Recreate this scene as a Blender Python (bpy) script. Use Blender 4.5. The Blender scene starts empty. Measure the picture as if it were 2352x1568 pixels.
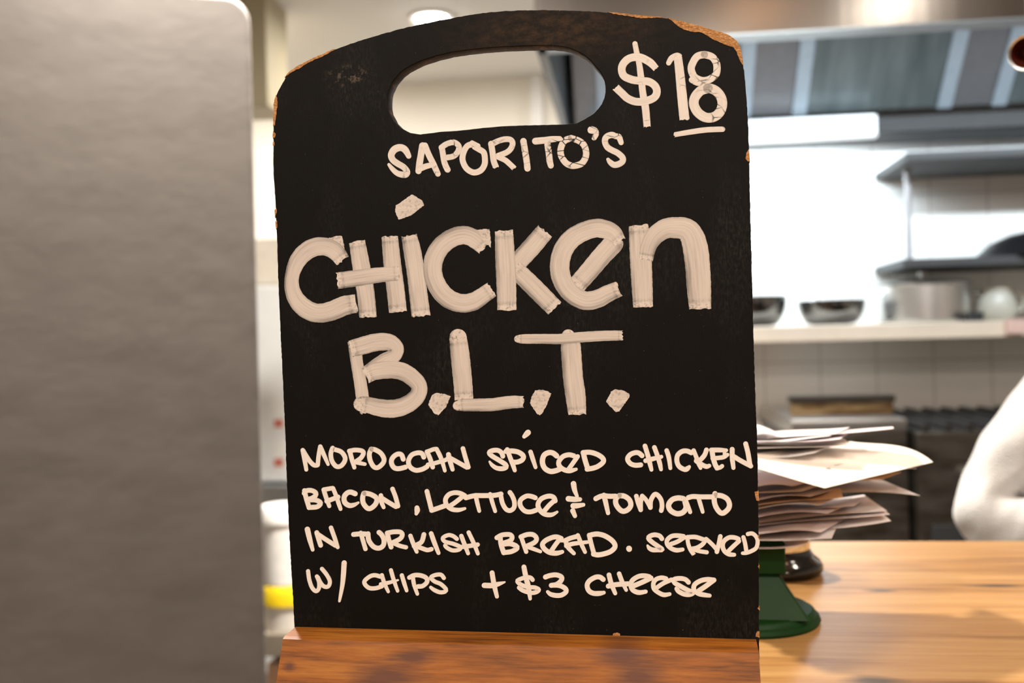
import bpy, bmesh, math, random
from mathutils import Vector, Matrix, Euler
random.seed(7)
SC = bpy.context.scene
COL = SC.collection
PI = math.pi

# ------------------------------------------------------------------ camera
FX = 2352 * 35.0 / 36.0            # focal length in pixels of the 2352 x 1568 frame
CAM = Vector((0.0, 0.0, 1.25))
YAW, ROLL = math.radians(6.5), math.radians(1.4)
FWD = Vector((-math.sin(YAW), math.cos(YAW), 0))
_r = Vector((math.cos(YAW), math.sin(YAW), 0)); _u = Vector((0, 0, 1))
RGT = _r * math.cos(ROLL) - _u * math.sin(ROLL)
UPV = _u * math.cos(ROLL) + _r * math.sin(ROLL)
cd = bpy.data.cameras.new('camera'); cam = bpy.data.objects.new('camera', cd); COL.objects.link(cam)
cam.matrix_world = Matrix.Translation(CAM) @ Matrix((RGT, UPV, -FWD)).transposed().to_4x4()
cd.sensor_width = 36; cd.lens = 35; cd.clip_start = 0.01; cd.clip_end = 50
cd.dof.use_dof = True; cd.dof.focus_distance = 0.497; cd.dof.aperture_fstop = 8.0
SC.camera = cam

# ------------------------------------------------------------------ world, lights, exposure
SC.view_settings.view_transform = 'Standard'; SC.view_settings.look = 'None'
SC.view_settings.gamma = 1.0; SC.view_settings.use_curve_mapping = False
SC.view_settings.exposure = 0.0
SC.cycles.max_bounces = 8
w = bpy.data.worlds.new('world'); SC.world = w; w.use_nodes = True
w.node_tree.nodes['Background'].inputs[0].default_value = (1.0, 0.93, 0.86, 1)
w.node_tree.nodes['Background'].inputs[1].default_value = 0.10
CEIL = 2.70
def area(name, loc, size, power, color, rot=(0, 0, 0), sy=None, spread=None):
    l = bpy.data.lights.new(name, 'AREA'); l.energy = power; l.color = color
    l.shape = 'DISK' if sy is None else 'RECTANGLE'; l.size = size
    if sy is not None: l.size_y = sy
    if spread: l.spread = spread
    o = bpy.data.objects.new(name, l); COL.objects.link(o); o.location = loc; o.rotation_euler = rot
    return o
WARM = (1.0, 0.86, 0.72); COOL = (0.80, 0.91, 1.0)
# dining side ceiling lamps (their fittings are built with the ceiling)
DOWN = [(1.17, 0.57, 6), (-0.55, -0.55, 24), (0.45, -0.75, 25), (1.25, -0.95, 18), (-0.1, -2.2, 20), (-1.5, -1.5, 14), (1.5, -2.4, 14)]
AMBER = [(0.50, 0.58), (0.60, 0.58), (0.70, 0.58)]  # unseen amber lights, added only for orange streaks on the hood front
for x, y in AMBER: area('amber_glint_light', (x, y, CEIL - 0.03), 0.035, 0.40, (1.0, 0.50, 0.20))
for x, y, p in DOWN:
    area('dining_lamp', (x, y, CEIL - 0.03), 0.16, p, WARM)
# kitchen: fluorescent tubes inside the hood, and unseen lamps added to brighten kitchen and passage
area('hood_strip_lamp', (0.36, 3.585, 1.916), 0.90, 16, COOL, (math.radians(20), 0, 0), 0.05)
area('hood_front_lamp', (1.15, 2.632, 2.072), 2.4, 14, COOL, (math.radians(72), 0, 0), 0.05, math.radians(90))
KITCH_FILL = [(-1.9, 4.5, 36), (0.35, 4.9, 14), (0.75, 1.75, 4), (-0.47, 2.18, 50), (-0.78, 1.66, 78)]
for x, y, p in KITCH_FILL:
    area('kitchen_fill_light', (x, y, CEIL - 0.03), 0.17, p, (1.0, 0.93, 0.84), spread=math.radians(84) if p == 50 else None)

# ------------------------------------------------------------------ helpers
def ray(px, py):
    return FWD + RGT * ((px - 1176) / FX) + UPV * ((784 - py) / FX)
def P(px, py, d): return CAM + ray(px, py) * d
def onY(px, py, Y): v = ray(px, py); return CAM + v * ((Y - CAM.y) / v.y)
def onZ(px, py, Z): v = ray(px, py); return CAM + v * ((Z - CAM.z) / v.z)

def mesh_obj(name, bm, mat, parent=None, smooth=True, origin=None, loc=None, rotz=0.0, angle=40):
    """bm is in world space (or in the root's local space if loc is given / parent set)."""
    bmesh.ops.recalc_face_normals(bm, faces=bm.faces[:])
    if parent is None and loc is None:
        xs = [v.co for v in bm.verts]
        o0 = origin or Vector(((min(v.x for v in xs) + max(v.x for v in xs)) / 2, (min(v.y for v in xs) + max(v.y for v in xs)) / 2, min(v.z for v in xs)))
        bmesh.ops.translate(bm, verts=bm.verts[:], vec=-o0); loc = o0
    elif parent is not None and parent.get('_w') is not None and loc is None:
        bmesh.ops.translate(bm, verts=bm.verts[:], vec=-Vector(parent['_w']))
    me = bpy.data.meshes.new(name); bm.to_mesh(me); bm.free()
    mats = mat if isinstance(mat, (list, tuple)) else [mat]
    for m in mats: me.materials.append(m)
    if smooth:
        me.polygons.foreach_set('use_smooth', [True] * len(me.polygons))
        me.set_sharp_from_angle(angle=math.radians(angle))
    o = bpy.data.objects.new(name, me); COL.objects.link(o)
    if smooth: wn = o.modifiers.new('weighted_normals', 'WEIGHTED_NORMAL'); wn.keep_sharp = True; wn.weight = 100
    if parent is not None:
        o.parent = parent
        if loc is None and parent.get('_w') is not None: o['_w'] = parent['_w']
    if loc is not None:
        o.location = loc
        if parent is None: o.rotation_euler = (0, 0, rotz); o['_w'] = tuple(loc)
    return o
def tag(o, label, cat, group=None):
    o['label'] = label; o['category'] = cat
    if group: o['group'] = group
    return o
def thing(name, label, cat, loc, rotz=0.0, group=None):
    o = bpy.data.objects.new(name, None); COL.objects.link(o); o.empty_display_size = 0.02
    o.location = loc; o.rotation_euler = (0, 0, rotz); o['_w'] = tuple(loc)
    return tag(o, label, cat, group)
def structure(name, bm, mat, **k):
    o = mesh_obj(name, bm, mat, **k); o['kind'] = 'structure'; return o
def copy_tree(o, parent=None):
    c = o.copy(); COL.objects.link(c)
    if parent is not None: c.parent = parent
    for ch in [x for x in bpy.data.objects if x.parent == o]: copy_tree(ch, c)
    return c

def box(bm, x0, x1, y0, y1, z0, z1, bev=0.0, seg=2):
    r = bmesh.ops.create_cube(bm, size=1.0)
    vs = r['verts']
    for v in vs:
        v.co = Vector(((x0 + x1) / 2 + v.co.x * (x1 - x0), (y0 + y1) / 2 + v.co.y * (y1 - y0), (z0 + z1) / 2 + v.co.z * (z1 - z0)))
    if bev:
        es = list({e for v in vs for e in v.link_edges})
        bmesh.ops.bevel(bm, geom=es, offset=bev, segments=seg, affect='EDGES', profile=0.5)
    return bm
def B(*a, **k): bm = bmesh.new(); return box(bm, *a, **k)
def lathe(bm, prof, c=(0, 0, 0), n=40, mat=0):
    c = Vector(c); rings = []
    for r, z in prof:
        if r < 1e-6: rings.append([bm.verts.new(c + Vector((0, 0, z)))])
        else: rings.append([bm.verts.new(c + Vector((r * math.cos(2 * PI * i / n), r * math.sin(2 * PI * i / n), z))) for i in range(n)])
    for a, b in zip(rings, rings[1:]):
        for i in range(n):
            j = (i + 1) % n
            q = []
            for v in ([a[0]] if len(a) == 1 else [a[i], a[j]]): q.append(v)
            for v in ([b[0]] if len(b) == 1 else [b[j], b[i]]): q.append(v)
            if len(q) >= 3:
                f = bm.faces.new(q); f.material_index = mat
    return bm
def tube(bm, pts, r, n=12):
    pts = [Vector(p) for p in pts]; rings = []
    for k, p in enumerate(pts):
        d = (pts[min(k + 1, len(pts) - 1)] - pts[max(k - 1, 0)]).normalized()
        u = d.orthogonal().normalized() if k == 0 else (u - d * u.dot(d)).normalized()
        v = d.cross(u); rr = r[k] if isinstance(r, (list, tuple)) else r
        rings.append([bm.verts.new(p + (u * math.cos(2 * PI * i / n) + v * math.sin(2 * PI * i / n)) * rr) for i in range(n)])
    for a, b in zip(rings, rings[1:]):
        for i in range(n): bm.faces.new((a[i], a[(i + 1) % n], b[(i + 1) % n], b[i]))
    bm.faces.new(rings[0][::-1]); bm.faces.new(rings[-1])
    return bm
def extrude_profile(bm, prof, x0, x1):
    a = [bm.verts.new((x0, y, z)) for y, z in prof]; b = [bm.verts.new((x1, y, z)) for y, z in prof]
    n = len(prof)
    for i in range(n): bm.faces.new((a[i], a[(i + 1) % n], b[(i + 1) % n], b[i]))
    bm.faces.new(a[::-1]); bm.faces.new(b)
    return bm

# ------------------------------------------------------------------ materials
class NT:
    def __init__(s, name):
        s.m = bpy.data.materials.new(name); s.m.use_nodes = True; s.t = s.m.node_tree
        s.bsdf = s.t.nodes['Principled BSDF']
    def n(s, typ, **k):
        nd = s.t.nodes.new(typ)
        for a, b in k.items(): setattr(nd, a, b)
        return nd
    def l(s, a, b): s.t.links.new(a, b)
    def set(s, **k):
        names = {'col': 'Base Color', 'rough': 'Roughness', 'metal': 'Metallic', 'spec': 'Specular IOR Level', 'coat': 'Coat Weight', 'coatr': 'Coat Roughness', 'aniso': 'Anisotropic', 'sheen': 'Sheen Weight', 'sss': 'Subsurface Weight'}
        for a, b in k.items():
            inp = s.bsdf.inputs[names[a]]
            if isinstance(b, bpy.types.NodeSocket): s.l(b, inp)
            elif a == 'col': inp.default_value = (*b, 1)
            else: inp.default_value = b
        return s
    def pos(s): return s.n('ShaderNodeNewGeometry').outputs['Position']
    def obj(s): return s.n('ShaderNodeTexCoord').outputs['Object']
    def mapv(s, v, scale=(1, 1, 1), loc=(0, 0, 0), rot=(0, 0, 0)):
        m = s.n('ShaderNodeMapping'); s.l(v, m.inputs[0])
        m.inputs['Scale'].default_value = scale; m.inputs['Location'].default_value = loc; m.inputs['Rotation'].default_value = rot
        return m.outputs[0]
    def noise(s, v, scale, detail=3, rough=0.5, dist=0.0):
        n = s.n('ShaderNodeTexNoise'); s.l(v, n.inputs['Vector'])
        n.inputs['Scale'].default_value = scale; n.inputs['Detail'].default_value = detail
        n.inputs['Roughness'].default_value = rough; n.inputs['Distortion'].default_value = dist
        return n.outputs['Fac']
    def ramp(s, f, stops, interp='LINEAR'):
        r = s.n('ShaderNodeValToRGB'); s.l(f, r.inputs[0]); e = r.color_ramp.elements; r.color_ramp.interpolation = interp
        while len(e) < len(stops): e.new(0.5)
        for el, (p, c) in zip(e, stops):
            el.position = p; el.color = (*c, 1) if isinstance(c, tuple) else (c, c, c, 1)
        return r.outputs[0]
    def mix(s, f, a, b, mode='MIX'):
        m = s.n('ShaderNodeMix', data_type='RGBA', blend_type=mode)
        for val, i in ((f, 0), (a, 6), (b, 7)):
            inp = m.inputs[i]
            if isinstance(val, bpy.types.NodeSocket): s.l(val, inp)
            elif i == 0: inp.default_value = val
            else: inp.default_value = (*val, 1)
        return m.outputs[2]
    def math(s, op, a, b=0.0, c=0.0, clamp=False):
        m = s.n('ShaderNodeMath', operation=op, use_clamp=clamp)
        for i, v in enumerate((a, b, c)):
            if isinstance(v, bpy.types.NodeSocket): s.l(v, m.inputs[i])
            else: m.inputs[i].default_value = v
        return m.outputs[0]
    def bump(s, h, strength=0.2, dist=0.001):
        b = s.n('ShaderNodeBump'); s.l(h, b.inputs['Height']); b.inputs['Strength'].default_value = strength; b.inputs['Distance'].default_value = dist
        s.l(b.outputs[0], s.bsdf.inputs['Normal'])
def simple(name, col, rough=0.5, metal=0.0, var=0.06, scale=30.0, bump=0.0, **k):
    t = NT(name); n = t.noise(t.obj(), scale)
    c0 = tuple(c * (1 - var) for c in col); c1 = tuple(min(1, c * (1 + var)) for c in col)
    t.set(col=t.ramp(n, [(0.3, c0), (0.7, c1)]), rough=rough, metal=metal, **k)
    if bump: t.bump(n, bump, 0.002)
    return t.m
def emit(name, col, strength):
    t = NT(name); t.set(col=(0.8, 0.8, 0.8)); t.bsdf.inputs['Emission Color'].default_value = (*col, 1); t.bsdf.inputs['Emission Strength'].default_value = strength
    return t.m
def steel(name, col=(0.62, 0.62, 0.62), rough=0.3, axis=(1, 60, 60), amt=0.12):
    t = NT(name); n = t.noise(t.mapv(t.obj(), axis), 12, 4)
    r = t.math('MULTIPLY_ADD', n, amt, rough - amt / 2)
    t.set(col=t.ramp(n, [(0.3, tuple(c * 0.92 for c in col)), (0.7, col)]), rough=r, metal=1.0)
    return t.m
def wood(name, light, mid, dark, along='x', scale=1.0, rough=0.4, knots=(), bump=0.1, kax='y', kcol=(0.07, 0.045, 0.03)):
    t = NT(name); v = t.obj()
    st = {'x': (1.6, 22, 22), 'z': (22, 22, 1.6)}[along]
    n1 = t.noise(t.mapv(v, tuple(a * scale for a in st)), 3.2, 6, 0.6, 0.4)
    n2 = t.noise(t.mapv(v, tuple(a * scale * 5 for a in st)), 3.0, 4, 0.6)
    n3 = t.noise(t.mapv(v, (2.5 * scale, 6 * scale, 6 * scale)), 2.0, 3)
    g = t.math('ADD', t.math('MULTIPLY', n1, 0.6), t.math('ADD', t.math('MULTIPLY', n2, 0.30), t.math('MULTIPLY', n3, 0.3)))
    c = t.ramp(g, [(0.43, dark), (0.59, mid), (0.76, light)])
    for kx, ky, kr, sx in knots:
        sp = t.n('ShaderNodeVectorMath', operation='DISTANCE')
        t.l(t.mapv(v, (1 / sx, 1, 0) if kax == 'y' else (1 / sx, 0, 1)), sp.inputs[0]); sp.inputs[1].default_value = (kx / sx, ky, 0) if kax == 'y' else (kx / sx, 0, ky)
        d = t.math('ADD', sp.outputs['Value'], t.math('MULTIPLY_ADD', n2, kr * 0.9, -kr * 0.45))
        f = t.n('ShaderNodeMapRange'); t.l(d, f.inputs[0]); f.inputs[1].default_value = kr * 0.35; f.inputs[2].default_value = kr * 1.3; f.inputs[3].default_value = 0.9; f.inputs[4].default_value = 0.0
        c = t.mix(f.outputs[0], c, kcol)
    t.set(col=c, rough=rough, spec=0.3); t.bump(g, bump, 0.0008)
    return t.m

# ================================================================== the menu board and its stand
COUNTER_Z = 1.05
BROT = math.radians(-3.5)
_f = CAM + ray(1176, 784) * 0.497
B0 = Vector((_f.x, _f.y, COUNTER_Z))
EX = Vector((math.cos(BROT), math.sin(BROT), 0)); EN = Vector((math.sin(BROT), -math.cos(BROT), 0))   # along the board, out of its face
def bpt(px, py, y=0.0):
    """pixel traced on the photograph -> (x, z) on the board's own plane (y metres behind its face)"""
    o = B0 - EN * y; v = ray(px, py)
    p = CAM + v * ((o - CAM).dot(EN) / v.dot(EN)) - B0
    return p.dot(EX), p.z
BT = 0.009

OUT = [(627.5,398),(627.3,345),(627.6,293),(628.5,262),(630,235),(638,209),(655,178.5),(665,166),(679,156),(694,147),(710,139),(736,127),(763,116),(793,104),(822,94),(849,86.5),(875.5,78),(915,67),(957,57),(995,49),(1034,42),(1072,34.5),(1110,29),(1155,25),(1200,23),(1240,22.5),(1281,23),(1283.5,25),(1286,23.2),(1320,24),(1353,25),(1404,29),(1440,33),(1470,37),(1519,39.5),(1545,45),(1583,55),(1610,62),(1634,69),(1660,77),(1682,87),(1691,96),(1697,107),(1701,120),(1704,135),(1707,150),(1710,168),(1713,198),(1715,230),(1717,262),(1719,293),(1720.5,345),(1721.8,400),(1724,500),(1726,572),(1729,700),(1733,848),(1736,930),(1739,1000),(1741,1100),(1742.5,1200),(1743,1300),(1743.5,1400),(1744,1500),(1744,1545)]
OUTL = [(678,1545),(676,1440),(672,1370),(668,1300),(663.5,1220),(660,1150),(657,1075),(655,1000),(651,920),(648,850),(644,770),(641,700),(638,630),(636,560),(634,505),(631,450)]
HOLE = [(890,230),(891,218),(893.5,207),(900,192),(909,179),(919,168),(932,158),(950,148),(970,139),(1001,129),(1034,121),(1070,115.5),(1110,111),(1155,107.5),(1200,106),(1235,104.5),(1269,105),(1290,107),(1307,110.5),(1326,118),(1343,128),(1356,139),(1366,151),(1376,162),(1384,174),(1388,185),(1390.5,197),(1390.5,212),(1388,225),(1382,238),(1374,249),(1363,260),(1343,273),(1325,282),(1302,285),(1250,286.5),(1200,287.5),(1155,289.5),(1110,293),(1070,298),(1034,301),(1010,302),(988,305.5),(965,308),(942,305),(921,294),(904,277),(893,256),(890,243)]

def dense(pts, step, jit, closed=True):
    out = []; n = len(pts)
    for i in range(n if closed else n - 1):
        a = pts[i]; b = pts[(i + 1) % n]; L = math.hypot(b[0] - a[0], b[1] - a[1]); k = max(1, int(L / step))
        for j in range(k):
            t = j / k; out.append((a[0] + (b[0] - a[0]) * t + random.uniform(-jit, jit), a[1] + (b[1] - a[1]) * t + random.uniform(-jit, jit)))
    return out

cu = bpy.data.curves.new('outline', 'CURVE'); cu.dimensions = '2D'; cu.fill_mode = 'BOTH'
cu.extrude = BT / 2 - 0.0004; cu.bevel_depth = 0.0004; cu.bevel_resolution = 1; cu.offset = -0.0004
for pts, jit in ((dense(OUT + OUTL, 6, 0.55), 0), (dense(HOLE, 7, 0.25), 0)):
    sp = cu.splines.new('POLY'); sp.points.add(len(pts) - 1); sp.use_cyclic_u = True
    for q, p in zip(sp.points, pts):
        x, z = bpt(*p); q.co = (x, z, 0, 1)
tmp = bpy.data.objects.new('outline', cu); COL.objects.link(tmp)
me = bpy.data.meshes.new_from_object(tmp.evaluated_get(bpy.context.evaluated_depsgraph_get()))
bpy.data.objects.remove(tmp); bpy.data.curves.remove(cu)
me.transform(Matrix(((1, 0, 0, 0), (0, 0, -1, BT / 2), (0, 1, 0, 0), (0, 0, 0, 1))))
bm = bmesh.new(); bm.from_mesh(me); bpy.data.meshes.remove(me); bmesh.ops.remove_doubles(bm, verts=bm.verts[:], dist=1e-6)

# worn matt black paint over fibreboard
t = NT('blackboard_paint'); v = t.obj()
big = t.noise(t.mapv(v, (9, 9, 5)), 2.2, 4, 0.55)
fine = t.noise(t.mapv(v, (90, 90, 60)), 6, 5, 0.7)
cloth = t.noise(t.mapv(v, (420, 420, 60)), 4, 3, 0.6)
spk = t.noise(v, 900, 2, 0.5)
dust = t.math('MULTIPLY', t.ramp(big, [(0.50, 0.0), (0.72, 1.0)]), t.ramp(t.math('ADD', t.math('MULTIPLY', fine, 0.5), t.math('MULTIPLY', cloth, 0.5)), [(0.46, 0.0), (0.66, 1.0)]))
col = t.mix(t.math('MULTIPLY', dust, 0.55), (0.0030, 0.0024, 0.0019), (0.048, 0.043, 0.039))
sep = t.n('ShaderNodeSeparateXYZ'); t.l(v, sep.inputs[0])
ztop, _ = 0, 0
zw = bpt(1250, 70)[1]; xw = bpt(1280, 70)[0]
def bell(sock, c, wd):
    return t.ramp(t.math('MULTIPLY', t.math('ABSOLUTE', t.math('SUBTRACT', sock, c)), 1 / wd, clamp=True), [(0.0, 1.0), (1.0, 0.0)], 'EASE')
wear = t.math('MULTIPLY', bell(sep.outputs[2], zw, 0.022), bell(sep.outputs[0], xw, 0.075))
wn = t.noise(t.mapv(v, (60, 60, 110)), 2.5, 6, 0.68)
wearf = t.math('MULTIPLY', wear, t.ramp(wn, [(0.42, 0.12), (0.66, 1.0)]))
col = t.mix(t.math('MULTIPLY', wearf, 0.55, clamp=True), col, (0.075, 0.038, 0.016))
zs, xs_ = bpt(800, 175)[1], bpt(800, 175)[0]
sc = t.math('MULTIPLY', t.math('MULTIPLY', bell(sep.outputs[2], zs, 0.008), bell(sep.outputs[0], xs_, 0.016)), t.ramp(t.noise(v, 260, 4, 0.7), [(0.52, 0.0), (0.62, 1.0)]))
col = t.mix(t.math('MULTIPLY', sc, 0.6), col, (0.16, 0.12, 0.09))
col = t.mix(t.ramp(spk, [(0.735, 0.0), (0.76, 0.35)]), col, (0.25, 0.23, 0.21))
# bare dark fibre on the cut edges
cut = t.ramp(sep.outputs[1], [(0.0006, 0.0), (0.0016, 1.0)])
edgec = t.ramp(t.noise(v, 180, 5, 0.7), [(0.35, (0.016, 0.011, 0.008)), (0.55, (0.035, 0.021, 0.013)), (0.72, (0.20, 0.10, 0.045))])
col = t.mix(cut, col, edgec)
t.set(col=col, rough=t.math('MULTIPLY_ADD', fine, 0.12, 0.50), spec=0.13)
t.bump(t.math('ADD', cloth, t.math('MULTIPLY', fine, 1.2)), 0.10, 0.0006)
M_BOARD = t.m

board = mesh_obj('menu_board', bm, M_BOARD, loc=B0, rotz=BROT, smooth=False)
tag(board, 'black painted board with a hand slot and white handwritten menu, standing in a wooden block', 'menu board')

t = NT('bare_fibre'); v = t.obj()
n = t.noise(t.mapv(v, (260, 260, 480)), 2.5, 6, 0.75)
t.set(col=t.ramp(n, [(0.30, (0.22, 0.085, 0.025)), (0.5, (0.52, 0.24, 0.085)), (0.68, (0.80, 0.47, 0.22))]), rough=0.9, spec=0.2)
t.bump(n, 0.7, 0.0015)
M_FIBRE = t.m
def chip(pts, parent, label=None):
    bm = bmesh.new(); q = [bpt(*p) for p in dense(pts, 5, 0.9)]
    f = [bm.verts.new((x, -0.00022, z)) for x, z in q]; k = [bm.verts.new((x, BT * 0.96, z)) for x, z in q]
    n = len(q); bm.faces.new(f); bm.faces.new(k[::-1])
    for i in range(n): bm.faces.new((f[i], f[(i + 1) % n], k[(i + 1) % n], k[i]))
    bmesh.ops.triangulate(bm, faces=[x for x in bm.faces if len(x.verts) > 4])
    o = mesh_obj('chipped_edge', bm, M_FIBRE, parent, smooth=False, loc=(0, 0, 0))
    if label: o['label'] = label
chip([(1534,41),(1545,44.2),(1583,54),(1610,60.5),(1634,67.5),(1661,75.5),(1683,86),(1692.5,95),(1698.5,106),(1702.5,119),(1705.5,134),(1708,152),(1704,148),(1698,136),(1692,120),(1685,108),(1670,104),(1652,97),(1636,90),(1620,79),(1606,74),(1586,73),(1570,67),(1556,60),(1546,50)], board, 'bare orange fibre along the broken top right corner')
chip([(1395,27.5),(1430,30.8),(1470,35.5),(1519,38.3),(1519,41),(1490,41),(1472,42.5),(1450,38),(1425,35),(1405,31)], board)
chip([(653,177.5),(664,165),(678,154.8),(694,145.8),(710,137.8),(736,125.8),(763,114.8),(770,113),(750,125),(735,133),(722,137),(708,145),(698,151),(686,158),(672,165),(662,172)], board)
chip([(629,262),(629,235),(634,217),(637,225),(637.5,245),(634.5,262),(632,288),(628,290),(628,275)], board)
for a in ([(626.6,302),(630,303),(633,308),(632,315),(627,317)], [(626.8,326),(630,327),(630,334),(626.8,335)], [(630.5,482),(635,480),(636,488),(633,494),(632,500)], [(633,508),(637,506),(637.5,522),(635,528)],
          [(1714,350),(1720.5,343),(1722,372),(1717,371),(1713,363)], [(1734,1130),(1742.8,1128),(1743.2,1150),(1737,1149),(1735,1140)], [(1735,1461),(1739,1449),(1745,1450),(1745,1464)],
          [(1739.5,1232),(1743.8,1228),(1743.8,1240)], [(1740,1300),(1744,1298),(1744,1306)], [(1740.5,1396),(1744.4,1392),(1744.4,1402)], [(1406,1461),(1409,1454),(1417,1452),(1424,1455),(1425,1462)]):
    chip(a, board)
M_CRACK = simple('dark_crack', (0.004, 0.003, 0.002), 0.9)

# ------------------------------------------------------------------ white paint-marker lettering
def catmull(p, step):
    out = []; n = len(p)
    if n == 2: seq = [(p[0], p[0], p[1], p[1])]
    else: seq = [(p[max(i - 1, 0)], p[i], p[i + 1], p[min(i + 2, n - 1)]) for i in range(n - 1)]
    for a, b, c, d in seq:
        L = math.hypot(c[0] - b[0], c[1] - b[1]); k = max(2, int(L / step))
        for j in range(k):
            t_ = j / k
            out.append(tuple(0.5 * (2 * b[m] + (c[m] - a[m]) * t_ + (2 * a[m] - 5 * b[m] + 4 * c[m] - d[m]) * t_ ** 2 + (3 * b[m] - a[m] - 3 * c[m] + d[m]) * t_ ** 3) for m in range(3)))
    out.append(p[-1]); return out
def wob(x, seed):
    return math.sin(x * 0.31 + seed) * 0.5 + math.sin(x * 0.83 + seed * 2.1) * 0.3 + math.sin(x * 1.9 + seed * 0.7) * 0.2
LEV = [0]
def ribbon(bm, uv, uv2, pts, caps, soft):
    """pts: (px, py, width px).  caps: two letters, r round, f flat and ragged."""
    LEV[0] += 1; y = -0.00016 - 0.000006 * (LEV[0] % 9) - 0.000002 * (LEV[0] // 9 % 3)
    s = catmull(pts, 2.2); sd = LEV[0] * 1.7; n = len(s); L = [0]
    for a, b in zip(s, s[1:]): L.append(L[-1] + math.hypot(b[0] - a[0], b[1] - a[1]))
    T = L[-1] or 1; rnd = random.random()
    rows = []
    def row(cx, cy, tx, ty, hw, l, jag=0.0, K=8):
        r = []
        for k in range(K + 1):
            u = -1 + 2 * k / K; jw = 1 + 0.02 * wob(l, sd + (5 if u > 0 else 0)) * soft
            j = jag * random.uniform(-1, 1) if jag else 0
            r.append(((cx - ty * u * hw * jw + tx * j, cy + tx * u * hw * jw + ty * j), (l * 0.01, u), (min(l, T - l) / max(2 * hw, 1), rnd)))
        rows.append(r)
    def tan(i):
        a = s[max(i - 1, 0)]; b = s[min(i + 1, n - 1)]; d = math.hypot(b[0] - a[0], b[1] - a[1]) or 1
        return (b[0] - a[0]) / d, (b[1] - a[1]) / d
    def capr(i, sg):
        tx, ty = tan(i); hw = s[i][2] / 2; out = []
        for q in range(1, 6):
            a = q / 5 * PI / 2; out.append((s[i][0] + sg * tx * hw * math.sin(a), s[i][1] + sg * ty * hw * math.sin(a), tx, ty, max(hw * math.cos(a), 0.05)))
        return out
    if caps[0] == 'r':
        for c in capr(0, -1)[::-1]: row(*c, 0)
    for i in range(n):
        tx, ty = tan(i); end = (i == 0 and caps[0] == 'f') or (i == n - 1 and caps[1] == 'f')
        row(s[i][0], s[i][1], tx, ty, s[i][2] / 2, L[i], 2.2 * soft if end else 0, 8)
    if caps[1] == 'r':
        for c in capr(n - 1, 1): row(*c, T)
    VR = []
    for r in rows:
        vr = []
        for (px, py), a, b in r:
            x, z = bpt(px, py); vr.append((bm.verts.new((x, y, z)), a, b))
        VR.append(vr)
    for r0, r1 in zip(VR, VR[1:]):
        for k in range(len(r0) - 1):
            q = (r0[k], r0[k + 1], r1[k + 1], r1[k])
            f = bm.faces.new([e[0] for e in q])
            for lp, e in zip(f.loops, q): lp[uv].uv = e[1]; lp[uv2].uv = e[2]
    # the paint's own thickness: a skirt down to the board
    ring = [r[0] for r in VR] + VR[-1][1:-1] + [r[-1] for r in VR[::-1]] + VR[0][1:-1][::-1]
    low = [bm.verts.new((e[0].co.x, 0.0, e[0].co.z)) for e in ring]
    for i in range(len(ring)):
        j = (i + 1) % len(ring); f = bm.faces.new((ring[i][0], ring[j][0], low[j], low[i]))
        for lp, e in zip(f.loops, (ring[i], ring[j], ring[j], ring[i])): lp[uv].uv = e[1]; lp[uv2].uv = e[2]
def blob(bm, uv, uv2, pts):
    LEV[0] += 1; y = -0.00017 - 0.000006 * (LEV[0] % 9); rnd = random.random()
    q = [bpt(*p) for p in dense(pts, 2.5, 0.8)]; f = bm.faces.new([bm.verts.new((x, y, z)) for x, z in q])
    low = [bm.verts.new((x, 0, z)) for x, z in q]; vs = list(f.verts)
    x0 = min(a for a, b in q); z0 = min(b for a, b in q); g = [f]
    for i in range(len(vs)):
        j = (i + 1) % len(vs); g.append(bm.faces.new((vs[i], vs[j], low[j], low[i])))
    for f in g:
        for lp in f.loops: lp[uv].uv = ((lp.vert.co.x - x0) * 40, (lp.vert.co.z - z0) * 60 - 0.5); lp[uv2].uv = (0.20, rnd)

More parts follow.
